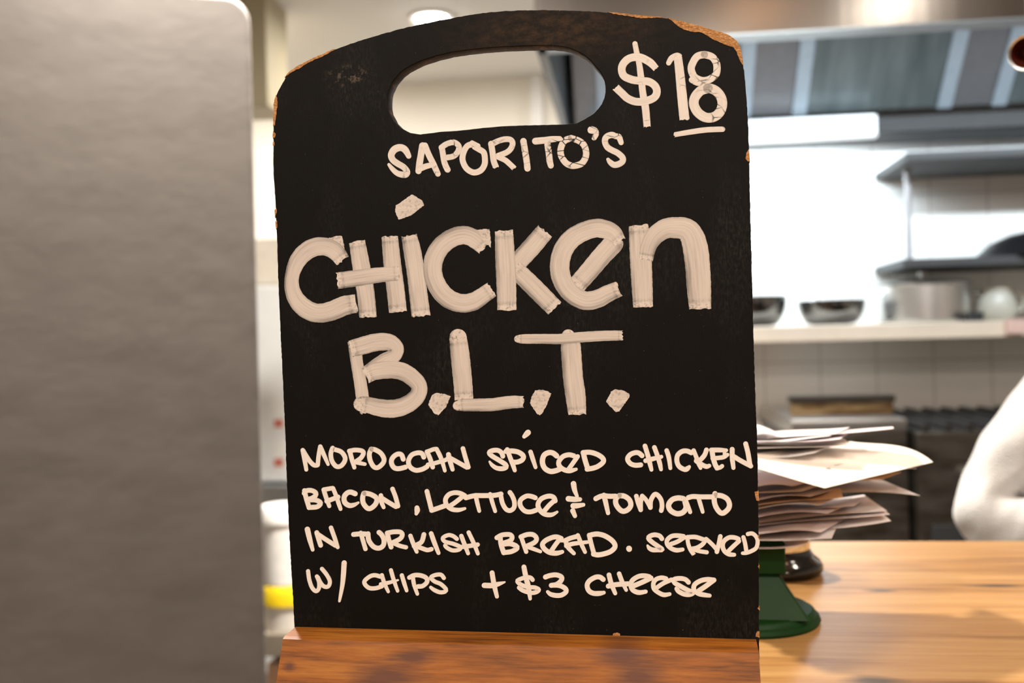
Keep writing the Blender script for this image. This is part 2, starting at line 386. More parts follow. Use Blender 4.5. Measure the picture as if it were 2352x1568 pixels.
def paint_mat(name, streak, crack, ends, tone):
    t = NT(name); u1 = t.n('ShaderNodeUVMap', uv_map='stroke').outputs[0]; u2 = t.n('ShaderNodeUVMap', uv_map='ends').outputs[0]
    a = t.n('ShaderNodeSeparateXYZ'); t.l(u1, a.inputs[0]); b = t.n('ShaderNodeSeparateXYZ'); t.l(u2, b.inputs[0])
    off = t.n('ShaderNodeCombineXYZ'); t.l(t.math('MULTIPLY', b.outputs[1], 37.0), off.inputs[0]); t.l(t.math('MULTIPLY', b.outputs[1], 11.0), off.inputs[1])
    va = t.n('ShaderNodeVectorMath', operation='ADD'); t.l(t.mapv(u1, (0.9, 6.0, 1)), va.inputs[0]); t.l(off.outputs[0], va.inputs[1])
    st = t.noise(va.outputs[0], 1.0, 5, 0.62)
    vb = t.n('ShaderNodeVectorMath', operation='ADD'); t.l(t.mapv(u1, (0.8, 1.1, 1)), vb.inputs[0]); t.l(off.outputs[0], vb.inputs[1])
    pool = t.noise(vb.outputs[0], 1.0, 2, 0.5)
    ob = t.obj(); grit = t.noise(ob, 900, 3, 0.7)
    edge = t.ramp(t.math('ABSOLUTE', a.outputs[1]), [(0.80, 0.0), (0.97, 1.0)])
    cov = t.math('SUBTRACT', 1.0, t.math('MULTIPLY', t.ramp(st, [(0.34, 1.0), (0.62, 0.0)]), streak))
    cov = t.math('SUBTRACT', cov, t.math('MULTIPLY', t.ramp(pool, [(0.36, 1.0), (0.6, 0.0)]), streak * 0.55))
    cov = t.math('SUBTRACT', cov, t.math('MULTIPLY', edge, 0.10 + streak * 0.3))
    if streak > 0.18:
        thin = t.math('MULTIPLY', t.ramp(a.outputs[1], [(0.42, 0.0), (0.72, 1.0)]), t.ramp(pool, [(0.35, 0.30), (0.65, 0.12)]))
        cov = t.math('SUBTRACT', cov, thin)
    dots = t.noise(ob, 620, 2, 0.6)
    endm = t.ramp(b.outputs[0], [(0.10, 1.0), (0.34, 0.0)])
    dark_rim = t.math('MULTIPLY', t.ramp(b.outputs[0], [(0.24, 0.0), (0.30, 1.0), (0.36, 1.0), (0.5, 0.0)]), ends * 0.26)
    cov = t.math('SUBTRACT', cov, t.math('MULTIPLY', dark_rim, t.ramp(grit, [(0.3, 1.0), (0.62, 0.25)])))
    cov = t.math('SUBTRACT', cov, t.math('MULTIPLY', t.math('MULTIPLY', endm, ends), t.ramp(dots, [(0.38, 0.42), (0.48, 0.0)])))
    cov = t.math('ADD', cov, t.math('MULTIPLY', t.math('MULTIPLY', endm, ends), 0.16))
    if crack:
        vo = t.n('ShaderNodeTexVoronoi', feature='DISTANCE_TO_EDGE'); t.l(t.mapv(ob, (1, 1, 1.7), rot=(0, 0.5, 0)), vo.inputs['Vector']); vo.inputs['Scale'].default_value = 150
        cm = t.math('MULTIPLY', t.ramp(vo.outputs['Distance'], [(0.02, 1.0), (0.055, 0.0)]), t.ramp(t.noise(ob, 42, 3, 0.6), [(0.53, 0.0), (0.62, 1.0)]))
        cov = t.math('SUBTRACT', cov, t.math('MULTIPLY', cm, crack))
    cov = t.math('MULTIPLY', cov, 1.0, clamp=True)
    c = t.ramp(cov, [(0.0, (0.02, 0.016, 0.013)), (0.45, tuple(x * 0.42 for x in tone)), (0.8, tuple(x * 0.84 for x in tone)), (1.0, tone)])
    t.set(col=c, rough=0.55, spec=0.3)
    t.bump(t.math('ADD', st, t.math('MULTIPLY', t.math('MULTIPLY', dots, endm), ends * 2.0)), 0.25, 0.0004)
    return t.m
TONE = (0.80, 0.72, 0.65)
M_BIG = paint_mat('marker_paint_broad', 0.20, 0.0, 1.0, (0.615, 0.535, 0.475))
M_MID = paint_mat('marker_paint_cracked', 0.15, 0.95, 0.25, (0.74, 0.655, 0.585))
M_SMALL = paint_mat('marker_paint_fine', 0.10, 0.0, 0.25, TONE)
LETTERS = """
#price_lettering|M_MID|1390,80,6.2727|white painted price at the top right
95 rf 430,130,75 455,260,80 490,420,85 515,600,95 545,850,100 580,1050,108 605,1325,102
112 ff 735,490,95 650,400 520,330 430,322 330,350 255,430 240,520 280,600 400,650 530,665 640,680 720,740 745,820 710,900 600,950 460,965 330,920 230,830 150,755
85 rf 915,405,75 960,335 1040,305,95 1080,330,90
130 rf 1048,330,120 1075,550,130 1105,850,140 1130,1100,142 1145,1225,145
105 rr 1430,285 1330,310 1265,400 1240,500 1290,610 1400,660 1510,640 1600,560 1605,420 1540,320 1430,285
90 rr 1250,650 1330,690 1430,690
140 rr 1480,770 1370,810 1290,910 1280,1010 1330,1110 1420,1180 1520,1195 1620,1150 1680,1050 1680,930 1620,830 1540,780 1480,770
70 fr 995,1440,70 1200,1405,76 1450,1370,80 1690,1360,78
#name_lettering|M_MID|870,280,7.84|white painted word under the hand slot
115 rr 540,615,95 490,520,120 430,470,125 350,465,130 270,510,130 225,600,120 260,690,115 350,755 450,815,110 512,895,110 490,945 430,950 330,920,100 250,850,85 185,770,60
118 rr 790,430,125 760,600,118 735,750,120 717,885,110
108 rr 830,430,120 900,590,110 980,750,110 1030,860,108 1066,935,100
105 rr 750,840 850,800 1000,765,85
108 rr 1140,480 1160,600,105 1180,720,105 1210,800 1240,860
104 rr 1130,460 1220,400 1340,367 1425,410 1446,480 1410,560 1340,620 1240,640
108 rr 1700,400 1600,430 1535,530 1508,670 1560,810 1650,890 1740,910 1840,870 1905,770 1912,650 1890,550 1820,500 1730,450
85 rr 1680,375 1790,430
110 rf 2025,395 2050,550 2070,700 2115,825
104 rr 2040,400 2150,345 2270,312 2370,320 2411,380 2385,470 2310,545 2150,610
100 rf 2150,630 2274,687 2354,752 2440,836
@1160,270,7.84
115 rr 332,425 360,600 385,750 405,915
110 rr 550,425,125 700,410,120 850,390,112 985,382,95
115 rr 765,480 790,650 805,780 825,865,105
116 rr 1150,382 1060,430 1005,560 1010,680 1080,800 1170,858 1270,865 1380,825 1450,720 1458,600 1410,480 1310,410 1190,372
115 rr 1555,225,138 1620,240,120 1640,300,100 1605,365,95
112 rr 2090,450,95 2050,350,110 1990,335,105 1920,312 1825,350 1800,430 1840,530 1930,590 2030,640 2115,720 2115,790 2040,840 1960,850 1890,800,95 1855,755,65
#dish_lettering|M_BIG|640,430,4.7528|large broad-brushed white heading
200 ff 700,800,160 620,700,190 520,650,195 400,652,200 290,710,195 205,810,180 152,950,155 145,1080,160 182,1200,180 262,1300,200 370,1362,205 480,1372,208 600,1342,212 720,1292,212 848,1268,200
190 ff 856,590,175 900,850,192 950,1150,192 976,1415,190
190 ff 1213,535,178 1243,850,192 1275,1100,195 1303,1362,195
170 ff 642,1020,180 900,985,178 1100,957,165 1320,940,155
195 ff 1424,525,168 1460,700,192 1500,950,195 1530,1200,200 1555,1405,205
!1280,200 1455,78 1565,140 1590,195 1460,300 1310,355 1275,270
!545,555 620,535 690,530 712,620 725,760 695,740 660,660 610,600
@900,490,5.88
255 ff 1250,470,200 1150,370,240 1050,310,245 940,295,250 800,340,250 660,450,255 575,600,258 553,750,250 580,900,250 660,1050,255 780,1160,255 940,1212,250 1100,1190,245 1230,1110,225 1350,1025,215
!1150,222 1240,210 1320,212 1335,330 1343,470 1230,350
265 ff 1515,235,245 1530,600,265 1545,900,268 1555,1305,255
250 ff 2070,240,245 1900,440,255 1700,660,250 1585,790,235
245 ff 1650,735,235 1850,930,250 2050,1130,250 2200,1280,240
@1240,480,5.6
245 ff 470,985,235 640,790,245 800,600,250 960,430,250 1010,370,150
245 ff 1030,420,160 940,305,220 800,252,240 690,250,240 540,300,245 400,390,250 300,530,252 257,700,252 270,860,250 340,1010,245 450,1120,240 590,1178,240 740,1155,235 880,1085,220 1020,1025,200
272 ff 1268,205,250 1290,500,275 1308,850,275 1328,1265,255
280 ff 1365,650,180 1400,480,205 1480,345,235 1610,255,255 1740,240,270 1880,262,290 1960,360,310 2005,530,325 2030,750,318 2045,1000,312 2062,1285,280
#initials_lettering|M_BIG|780,740,6.5343|broad-brushed white capitals with full stops
185 ff 220,275,200 260,600,185 312,900,190 355,1200,190 388,1365,140
260 fr 165,400,250 350,350,265 520,305,265 680,292,262 790,320,240 860,400,210 820,500,210 680,570,220 500,660,170 400,700,110
255 fr 390,805,240 500,745,255 660,715,265 830,713,265 980,755,262 1120,855,250 1195,960,240 1175,1090,245 1060,1205,258 900,1278,268 730,1296,270 550,1270,255 400,1228,230 320,1225,220
!1440,1060 1600,1080 1665,1115 1600,1270 1480,1395 1420,1360 1330,1230 1390,1090
280 rf 1778,230,262 1810,500,284 1850,900,282 1868,1160,278
185 rf 1775,1250,150 1850,1242,182 2000,1240,190 2287,1235,195 2456,1212,195 2606,1195,190 2758,1195,175
@1110,740,6.5343
295 rf 1275,205,200 1310,330,292 1330,600,302 1350,850,300 1385,1100,303 1412,1385,265
150 rf 520,250,110 600,250,142 900,248,148 1160,250,155 1450,225,158 1800,203,156 2088,197,150
!780,1020 900,1012 990,1045 1020,1070 960,1230 890,1360 850,1395 800,1370 700,1210 740,1080
!1980,1000 2110,1025 2195,1075 2190,1130 2040,1335 1990,1340 1900,1260 1840,1190 1920,1040
#description_lettering|M_SMALL|670,980,5.4698|top line of fine white handwriting
56 rr 140,293 165,420 185,537,48
56 rr 145,300 220,420 280,480 325,480
54 rr 328,478 340,360 360,247
54 rr 362,250 410,360 458,470,40
58 rr 515,266 492,340 508,430 560,495 620,490 667,430 668,375 620,312 545,285
58 rr 730,303 755,400 788,510,50
58 rr 725,303 800,290 880,300 903,330 870,390 800,440
52 rr 790,440 860,455 920,468,44
60 rr 1000,278 977,340 987,420 1030,498 1085,510 1148,455 1160,400 1120,330 1050,287 1005,280
62 rr 1402,405 1380,350 1330,342 1275,380 1253,440 1280,505 1340,525 1430,505
60 rr 1660,380 1640,338 1590,325 1510,352 1468,430 1490,505 1560,545 1640,532 1700,500
58 rr 1700,312 1740,400 1772,505
54 rr 1700,312 1780,282 1820,278
56 rr 1822,280 1880,400 1925,550,45
54 rr 1712,475 1800,455 1920,420 1955,402
62 rr 1970,348 1990,430 2022,535,52
58 rr 1970,380 2080,440 2200,508
58 rr 2152,272 2185,390 2220,505
@1090,970,6.9176
76 rr 450,535 425,475 360,440 275,448 233,480 280,532 400,605 493,668 503,710 440,733 350,722,72 280,675,60 240,622,35
74 rr 520,430 560,540 610,670 640,760,62
80 rr 500,458 600,452 700,472 775,530 760,590 690,625 620,630
72 rr 890,467 930,590 970,710,60
84 rr 1305,530 1250,487 1180,477 1105,520 1078,620 1112,720 1200,775 1290,765 1350,742
72 rr 1500,735 1560,650 1638,540
78 rr 1580,530 1500,512 1405,540 1340,620 1352,695 1430,752 1520,765 1615,742,50
82 rr 1730,490 1760,610 1800,735
80 rr 1725,478 1830,472 1940,502 2030,560 2048,620 1970,690 1880,725 1790,740
84 rr 850,160,92 820,190,86 790,222,64
@1420,990,6.9176
78 rr 378,388 330,347 270,340 190,372 148,440 190,510 270,540 358,534
76 rr 425,235 470,380 500,500 528,610,62
74 rr 575,257 620,380 660,510 680,605,60
74 rr 435,468 550,438 685,405,60
74 rr 770,307 805,420 828,585,62
78 rr 1160,342 1090,313 1010,322 945,380 932,470 970,560 1060,608 1105,588 1128,565,55
70 rr 1198,307 1240,410 1270,500 1308,585,55
76 rr 1402,297 1370,380 1300,455 1245,460
76 rr 1240,472 1330,530 1400,560 1445,548,64
80 rr 1490,310 1510,430 1545,540 1575,582
76 rr 1480,298 1600,298 1715,303,60
70 rr 1500,430 1600,422 1680,408 1735,372,60
58 rr 1688,325 1692,400
66 rr 1565,590 1620,575 1650,553
78 rr 1810,288 1812,430 1830,580,66
76 rr 1812,385 1950,470 2105,552
78 rr 2025,200 2060,340 2092,535
#description_lettering|M_SMALL|680,1100,7.1273|line of fine white handwriting with a comma and an ampersand
78 rr 140,188 165,300 215,465
78 rr 135,230 180,187 260,187 325,225 318,270 260,310 190,330
80 rr 200,340 310,340 390,372 398,410 350,450 280,460 215,462
74 rr 455,175 490,290 545,440,66
74 rr 455,172 530,158 600,148
70 rr 607,150 660,280 700,400 730,488,62
78 rr 505,360 600,325 688,292
84 rr 968,238 900,212 840,225 790,290 800,380 870,430 950,420,70 1020,385,40
82 rr 1112,232 1092,300 1102,390 1160,468 1215,480 1285,430 1322,360 1310,300 1220,248 1125,228
74 rr 1390,268 1400,370 1435,460,62
76 rr 1390,300 1500,370 1635,450
74 rr 1580,160 1630,290 1670,440
85 rr 1980,470,80 1985,510,92 1970,565,58
@970,1090,6.0308
66 rr 65,230 95,350 125,470
68 rr 130,492 210,465 310,430
64 rr 400,420 460,380 560,300
66 rr 590,290 530,258 450,247 370,272 322,340 340,420 410,475 500,487,60 590,467,40
68 rr 605,318 720,290 860,288 1000,284 1090,265
60 rr 740,282 760,380 790,500,52
58 rr 940,268 970,380 1010,503,52
64 rr 1085,268 1110,390 1160,475 1220,495 1272,450 1275,370 1245,290 1213,243
66 rr 1565,318 1510,298 1440,295 1362,350 1360,430 1420,500 1500,513 1580,488
66 rr 1690,500 1760,420 1838,350
68 rr 1840,360 1820,312 1750,295 1650,332 1603,410 1630,490 1700,545 1790,553,60 1868,515,36
70 rr 2095,125,78 2110,210,68 2145,300,46
70 rr 2025,332,78 2110,340,74 2185,340,58
70 rr 2090,430,76 2150,427,72 2232,415,52
70 rr 2085,500,72 2115,570,58
@1340,1100,6.5333
76 rr 188,292 280,252 400,257 480,255
74 rr 308,240 335,350 370,508,62
78 rr 540,247 490,290 488,370 540,450 600,482 670,455 712,390 690,310 620,257 550,247
70 rr 795,255 820,350 860,455
68 rr 860,460 860,350 882,255
64 rr 882,250 940,310 1005,425
70 rr 1005,425 1012,320 1065,230 1115,240 1165,310 1180,400 1168,470
80 rr 1500,292 1420,282 1330,310 1278,390 1310,470 1400,517 1490,500 1540,430 1525,340
62 rr 1530,300 1570,400 1602,492
74 rr 1575,277 1640,260 1760,265 1935,265
64 rr 1730,290 1760,390 1790,490,56
78 rr 1975,218 1962,300 1982,400 2040,490 2098,508 2170,450 2192,380 2160,300 2080,252 1985,240
#description_lettering|M_SMALL|680,1190,5.3455|line of fine white handwriting with a full stop near its right end
62 rr 140,135,66 170,260,62 205,385,44
58 rr 255,175 280,260 303,330
56 rr 257,187 360,255 485,333
54 rr 430,115 475,240 513,355,46
60 rr 708,197 800,190 880,195
54 rr 795,178 825,280 853,375
60 rr 885,190 895,270 950,345 1020,365 1072,330 1080,260 1050,200 1020,172
58 rr 1120,180 1142,270 1168,352
58 rr 1120,180 1200,165 1280,168 1305,200 1278,250 1180,300
52 rr 1190,300 1270,335 1350,355
54 rr 1405,215 1440,310 1483,410,46
58 rr 1570,198 1540,290 1450,338
54 rr 1450,335 1540,365 1610,388 1662,378
58 rr 1660,187 1700,300 1750,425,48
50 rr 1975,252 1930,218 1870,205 1803,240 1830,285 1930,312 2020,352 1998,385 1920,392 1850,357 1832,332
54 rr 2030,217 2070,320 2113,430,46
52 rr 2120,173 2180,300 2233,432,46
54 rr 2040,350 2150,335 2230,322
@1110,1190,6.5333
74 rr 255,290 270,400 308,515
72 rr 205,290 280,250 390,242 432,275 410,330 300,372
74 rr 290,390 400,380 490,412 508,450 420,497 310,512
64 rr 570,280 610,400 645,500
72 rr 565,277 660,242 750,245 800,300 770,360 640,422
60 rr 650,422 760,460 858,498,50
70 rr 1020,490 1080,400 1145,315
74 rr 1170,302 1110,280 1040,285 940,330 888,390 920,460 1000,512 1100,522 1185,502,58
70 rr 1235,330 1300,300 1390,275
70 rr 1240,350 1270,430 1360,525,58
66 rr 1420,255 1470,380 1528,505,56
66 rr 1245,412 1350,380 1565,355,52
50 rr 1165,335 1235,335
70 rr 1590,252 1620,380 1660,525
76 rr 1625,245 1720,235 1830,265 1940,340 1978,420 1920,490 1820,530 1720,547 1655,535
86 rr 2187,453 2190,459
@1460,1190,7.84
84 rr 472,365 430,315 340,295 255,320 230,360 300,430 400,500 480,560 400,568 300,565 240,530,75 215,490,42
78 rr 640,460 750,420 880,340
82 rr 860,322 760,310 650,320 568,390 572,470 640,540 740,573 845,560,70
74 rf 930,350 950,470 990,570 1050,655
80 rr 930,340 1070,335 1190,370 1245,400 1200,470 1100,530 1000,550
74 rr 1010,550 1150,590 1280,610
74 rr 1270,370 1370,460 1450,550
82 rr 1525,325 1500,450 1462,600
78 rr 1650,610 1750,510 1860,410
82 rr 1850,370 1780,345 1680,345 1590,410 1567,500 1600,590 1680,645 1775,655,70
76 rr 1940,340 1970,450 1990,570
74 rr 2020,282 2100,272 2170,330 2197,420 2170,530 2080,590 1990,620 1925,627,60
#description_lettering|M_SMALL|680,1270,6.1895|bottom line of fine white handwriting with a plus sign and a price
58 rr 172,255 190,380 230,490 285,540 325,500 330,420 312,360 297,330
58 rr 312,345 350,420 400,473 460,470 482,400 440,310 370,222
65 rr 685,138,74 675,300,72 660,450,62 630,620,46 618,680,36
60 rr 1200,332 1120,312 1050,330 978,390 980,440 1040,493 1130,497 1220,470
58 rr 1222,312 1255,420 1312,545,46
58 rr 1350,242 1390,380 1445,535,48
54 rr 1205,440 1330,415 1450,382,28
60 rr 1505,315 1540,430 1573,530,50
58 rr 1662,345 1680,450 1725,578,50
64 rr 1612,345 1680,313 1770,315 1850,350 1862,410 1800,465 1735,472
58 rr 2102,352 2060,305 1980,310 1918,345 1970,400 2060,440 2132,510 2120,545 2050,555 1970,525 1915,485,46
@1080,1280,7.84
88 rr 395,275 430,480 482,700,72
90 rr 255,500,95 400,502,95 510,475,80 622,442,32
85 rr 968,170,88 1000,330,92 1050,540,92 1080,740,62
76 rr 1125,400 1080,358 980,362 872,400 850,430 920,490 1050,530 1170,540 1238,580 1180,625 1080,632 950,592 880,540
88 rr 1355,350 1440,322 1550,312 1645,350 1640,410 1560,480 1460,500
86 rr 1470,498 1600,502 1705,550 1730,610 1650,672 1550,682 1450,660,80 1395,615,58
@1320,1290,6.5333
74 rr 428,262 380,228 310,230 222,282 187,350 212,430 280,470 370,472 438,460,55
72 rr 515,195 550,330 608,470,60
68 rr 667,177 710,290 773,422,52
74 rr 505,362 620,340 800,328
74 rr 880,360 1000,310 1145,242
72 rr 1120,222 1050,207 960,217 872,270 842,340 872,420 960,458 1065,445,60
66 rr 1225,390 1330,320 1450,267
68 rr 1370,250 1300,237 1220,262 1182,320 1190,400 1260,460 1340,493 1425,482,55
70 rr 1708,305 1660,262 1580,247 1490,262 1500,312 1580,360 1690,420 1778,460 1720,490 1640,482 1560,442 1532,402
74 rr 1865,430 1970,360 2088,272
72 rr 2090,272 1990,262 1890,282 1800,340 1790,420 1850,470 1920,490 2025,505,58
"""
mats = {'M_BIG': M_BIG, 'M_MID': M_MID, 'M_SMALL': M_SMALL}
def build_letters():
    cur = None
    def flush():
        if cur is None: return
        o = mesh_obj(cur['name'], cur['bm'], mats[cur['mat']], board, smooth=False, loc=(0, 0, 0)); o['label'] = cur['label']
    for ln in LETTERS.strip().splitlines():
        if ln[0] == '#':
            flush(); a = ln[1:].split('|'); bm = bmesh.new()
            cur = dict(name=a[0], mat=a[1], label=a[3], bm=bm, uv=bm.loops.layers.uv.new('stroke'), uv2=bm.loops.layers.uv.new('ends'))
            x0, y0, k = map(float, a[2].split(',')); continue
        if ln[0] == '@': x0, y0, k = map(float, ln[1:].split(',')); continue
        if ln[0] == '!':
            blob(cur['bm'], cur['uv'], cur['uv2'], [(x0 + float(p.split(',')[0]) / k, y0 + float(p.split(',')[1]) / k) for p in ln[1:].split()]); continue
        q = ln.split(); w0 = float(q[0]); pts = []
        for p in q[2:]:
            c = list(map(float, p.split(','))); w1 = c[2] if len(c) > 2 else w0
            pts.append((x0 + c[0] / k, y0 + c[1] / k, w1 / k))
        soft = {'M_BIG': 1.0, 'M_MID': 0.8, 'M_SMALL': 0.6}[cur['mat']]
        # a round cap reaches half a width past the traced end: pull the end in by part of it
        ribbon(cur['bm'], cur['uv'], cur['uv2'], pts, q[1], soft)
    flush()
build_letters()
bm = bmesh.new()
c = [(1283.3,23.5),(1281,40),(1279,58),(1273,80),(1269.5,106)]; l = []
for i, (px, py) in enumerate(c):
    wd = 0.9 + 0.5 * (i == 0); (x0_, z0_), (x1_, z1_) = bpt(px - wd, py), bpt(px + wd, py); l.append((bm.verts.new((x0_, -0.00006, z0_)), bm.verts.new((x1_, -0.00006, z1_))))
for a, b in zip(l, l[1:]): bm.faces.new((a[0], a[1], b[1], b[0]))
mesh_obj('crack', bm, M_CRACK, board, loc=(0, 0, 0))

# ------------------------------------------------------------------ slotted wooden block that holds the board
zl = (bpt(675, 1437)[1] + bpt(1738, 1468)[1]) / 2
0 and print('LEDGE', bpt(675, 1437), bpt(1738, 1468), bpt(655, 1456, -0.016), bpt(1741, 1490, -0.016), 'board bottom', bpt(678, 1545))
xl = bpt(652, 1458, -0.016)[0]; xr = bpt(1742, 1491, -0.016)[0]
M_BLOCK = wood('stained_block_wood', (0.36, 0.138, 0.020), (0.24, 0.074, 0.007), (0.07, 0.022, 0.004), 'x', 2.2, 0.52, kax='z', kcol=(0.085, 0.030, 0.016),
               knots=[(*bpt(885, 1560, -0.026), 0.0075, 2.6), (*bpt(945, 1512, -0.022), 0.0035, 3.2), (*bpt(1428, 1510, -0.022), 0.0050, 2.6), (*bpt(1462, 1558, -0.026), 0.0060, 2.2), (*bpt(660, 1534, -0.025), 0.0022, 1.6)], bump=0.12)
zs = bpt(678, 1545)[1]
prof = [(-0.0006, zl), (-0.0145, zl - 0.0004), (-0.0172, zl - 0.0014), (-0.0185, zl - 0.004), (-0.030, zl - 0.030), (-0.040, 0.004), (-0.038, 0.0), (0.062, 0.0), (0.060, 0.006), (0.044, zl - 0.003), (0.041, zl), (BT + 0.0006, zl), (BT + 0.0006, zs), (-0.0006, zs)]
bm = bmesh.new()
N = 14
rows = []
for i in range(N + 1):
    f = i / N; x = xl + (xr - xl) * f
    r = []
    for y, z in prof:
        flare = 0.0012 * max(0, (zl - z) / zl) * (-1 if f < 0.5 else 1) * (1 if i in (0, N) else 0)
        r.append(bm.verts.new((x + flare, y + random.uniform(-1, 1) * 0.00025 * (y < -0.01), z + random.uniform(-1, 1) * 0.00022 * (z > zl - 0.01 and y < -0.01))))
    rows.append(r)
n = len(prof)
for a, b in zip(rows, rows[1:]):
    for k in range(n): bm.faces.new((a[k], a[(k + 1) % n], b[(k + 1) % n], b[k]))
bm.faces.new(rows[0][::-1]); bm.faces.new(rows[-1])
stand = mesh_obj('board_stand', bm, M_BLOCK, loc=B0, rotz=BROT, angle=25)
tag(stand, 'orange-brown stained wooden block with a slot holding the black menu board', 'stand')

# ================================================================== the room shell
XL, XR, YF, YB = -3.3, 3.2, -3.4, 5.45
TILE_Y, TILE_X = 3.85, -0.21
t = NT('painted_wall'); n = t.noise(t.pos(), 3.0, 3)
t.set(col=t.ramp(n, [(0.3, (0.80, 0.77, 0.71)), (0.7, (0.84, 0.81, 0.75))]), rough=0.8, spec=0.2); M_WALL = t.m
t = NT('ceiling_paint'); n = t.noise(t.pos(), 2.0, 3)
t.set(col=t.ramp(n, [(0.3, (0.70, 0.69, 0.67)), (0.7, (0.73, 0.72, 0.70))]), rough=0.85, spec=0.2); M_CEIL = t.m
t = NT('dining_wall'); n = t.noise(t.pos(), 1.2, 4)
t.set(col=t.ramp(n, [(0.3, (0.24, 0.18, 0.14)), (0.7, (0.34, 0.26, 0.20))]), rough=0.7); M_DINE = t.m
t = NT('floor_tiles'); br = t.n('ShaderNodeTexBrick'); t.l(t.pos(), br.inputs['Vector']); br.offset = 0
br.inputs['Scale'].default_value = 1.0; br.inputs['Brick Width'].default_value = 0.3; br.inputs['Row Height'].default_value = 0.3; br.inputs['Mortar Size'].default_value = 0.004
br.inputs['Color1'].default_value = (0.10, 0.065, 0.045, 1); br.inputs['Color2'].default_value = (0.12, 0.08, 0.055, 1); br.inputs['Mortar'].default_value = (0.05, 0.045, 0.04, 1)
t.set(col=br.outputs[0], rough=0.5); M_FLOOR = t.m
t = NT('glazed_wall_tiles'); ps = t.n('ShaderNodeSeparateXYZ'); t.l(t.pos(), ps.inputs[0]); cb = t.n('ShaderNodeCombineXYZ'); t.l(ps.outputs[0], cb.inputs[0]); t.l(ps.outputs[2], cb.inputs[1])
br = t.n('ShaderNodeTexBrick'); br.offset = 0; t.l(t.mapv(cb.outputs[0], loc=(0.095, 0.085, 0)), br.inputs['Vector'])
br.inputs['Scale'].default_value = 1.0; br.inputs['Brick Width'].default_value = 0.205; br.inputs['Row Height'].default_value = 0.205; br.inputs['Mortar Size'].default_value = 0.0035; br.inputs['Mortar Smooth'].default_value = 0.2
br.inputs['Color1'].default_value = (0.80, 0.80, 0.77, 1); br.inputs['Color2'].default_value = (0.84, 0.84, 0.81, 1); br.inputs['Mortar'].default_value = (0.60, 0.58, 0.54, 1)
t.set(col=br.outputs[0], rough=0.25); M_TILE = t.m

structure('floor', B(XL, XR, YF, YB, -0.1, 0.0), M_FLOOR, smooth=False)
structure('ceiling', B(XL - 0.1, XR + 0.1, YF - 0.1, YB + 0.1, CEIL, CEIL + 0.1), M_CEIL, smooth=False)
structure('wall_back', B(XL, XR, YB, YB + 0.1, 0, CEIL), M_WALL, smooth=False)
structure('wall_left', B(XL - 0.1, XL, YF, YB, 0, CEIL), M_WALL, smooth=False)
structure('wall_right', B(XR, XR + 0.1, YF, YB, 0, CEIL), M_WALL, smooth=False)
structure('wall_front', B(XL, XR, YF - 0.1, YF, 0, CEIL), M_DINE, smooth=False)
structure('wall_kitchen', B(TILE_X, XR, TILE_Y, TILE_Y + 0.12, 0, CEIL), M_TILE, smooth=False)

# ------------------------------------------------------------------ ceiling downlights, real ones and added ones
M_TRIM = simple('white_fitting', (0.85, 0.84, 0.82), 0.4)
M_GLOWB = emit('lamp_dome', (1.0, 0.94, 0.86), 14.0)
M_GLOW = emit('lamp_glass', (1.0, 0.94, 0.86), 12.0)
def downlight(x, y, label, r=0.105, dome=False):
    r0 = thing('ceiling_downlight', label, 'ceiling light', (x, y, CEIL), group='round ceiling downlights')
    mesh_obj('trim_ring', lathe(bmesh.new(), [(r - 0.012, -0.001), (r - 0.012, -0.010), (r - 0.004, -0.014), (r + 0.012, -0.012), (r + 0.016, -0.004), (r + 0.016, -0.001)], (x, y, CEIL), 36), M_TRIM, r0)
    mesh_obj('diffuser', lathe(bmesh.new(), ([(0, -0.055), ((r - 0.014) * 0.5, -0.050), ((r - 0.014) * 0.85, -0.033)] if dome else [(0, -0.006)]) + [(r - 0.014, -0.006), (r - 0.014, -0.001), (0, -0.001)], (x, y, CEIL), 36), M_GLOWB if dome else M_GLOW, r0)
for x, y in AMBER: downlight(x, y, 'small unseen amber light added to cast orange streaks on the hood front', 0.035)
for x, y, p in KITCH_FILL: downlight(x, y, 'unseen round downlight added to brighten the kitchen and passage')
for x, y, p in DOWN: downlight(x, y, 'round warm downlight in the ceiling over the dining side')
q = onZ(991, 38, CEIL); downlight(q.x, q.y, 'glowing round downlight in the ceiling just above the top edge of the black board', 0.086, True)
area('passage_lamp', (q.x, q.y, CEIL - 0.0565), 0.10, 24, (1.0, 0.93, 0.84))

# ------------------------------------------------------------------ counter
M_TOP = wood('oiled_worktop', (0.80, 0.50, 0.24), (0.68, 0.37, 0.155), (0.44, 0.20, 0.075), 'x', 0.55, 0.42, bump=0.05)
lw = B0 + EX * (xl - 0.004) + EN * 0.04
CX0 = lw.x; CY1 = onZ(2100, 1241, COUNTER_Z).y
k1 = onZ(2022, 1356, COUNTER_Z); k2 = onZ(2005, 1563, COUNTER_Z); k3 = onZ(2290, 1345, COUNTER_Z)
ctr = thing('counter', 'long oiled pale wooden counter carrying the black menu board and the order spike', 'counter', (CX0 + 1.2, 0.65, 0))
CW = Vector(ctr.location)
M_TOP = wood('oiled_worktop', (0.53, 0.310, 0.122), (0.42, 0.216, 0.070), (0.19, 0.080, 0.023), 'x', 0.55, 0.34,
             knots=[(k1.x - CW.x, k1.y - CW.y, 0.0055, 2.2), (k2.x - CW.x, k2.y - CW.y, 0.008, 2.0), (k3.x - CW.x, k3.y - CW.y, 0.006, 4.0)], bump=0.05)
mesh_obj('worktop', B(CX0, CX0 + 2.6, 0.34, CY1, COUNTER_Z - 0.045, COUNTER_Z, 0.003), M_TOP, ctr)
mesh_obj('front_panel', B(CX0 + 0.02, CX0 + 2.58, 0.42, 0.45, 0.0, COUNTER_Z - 0.045), simple('counter_front', (0.16, 0.12, 0.10), 0.5), ctr)
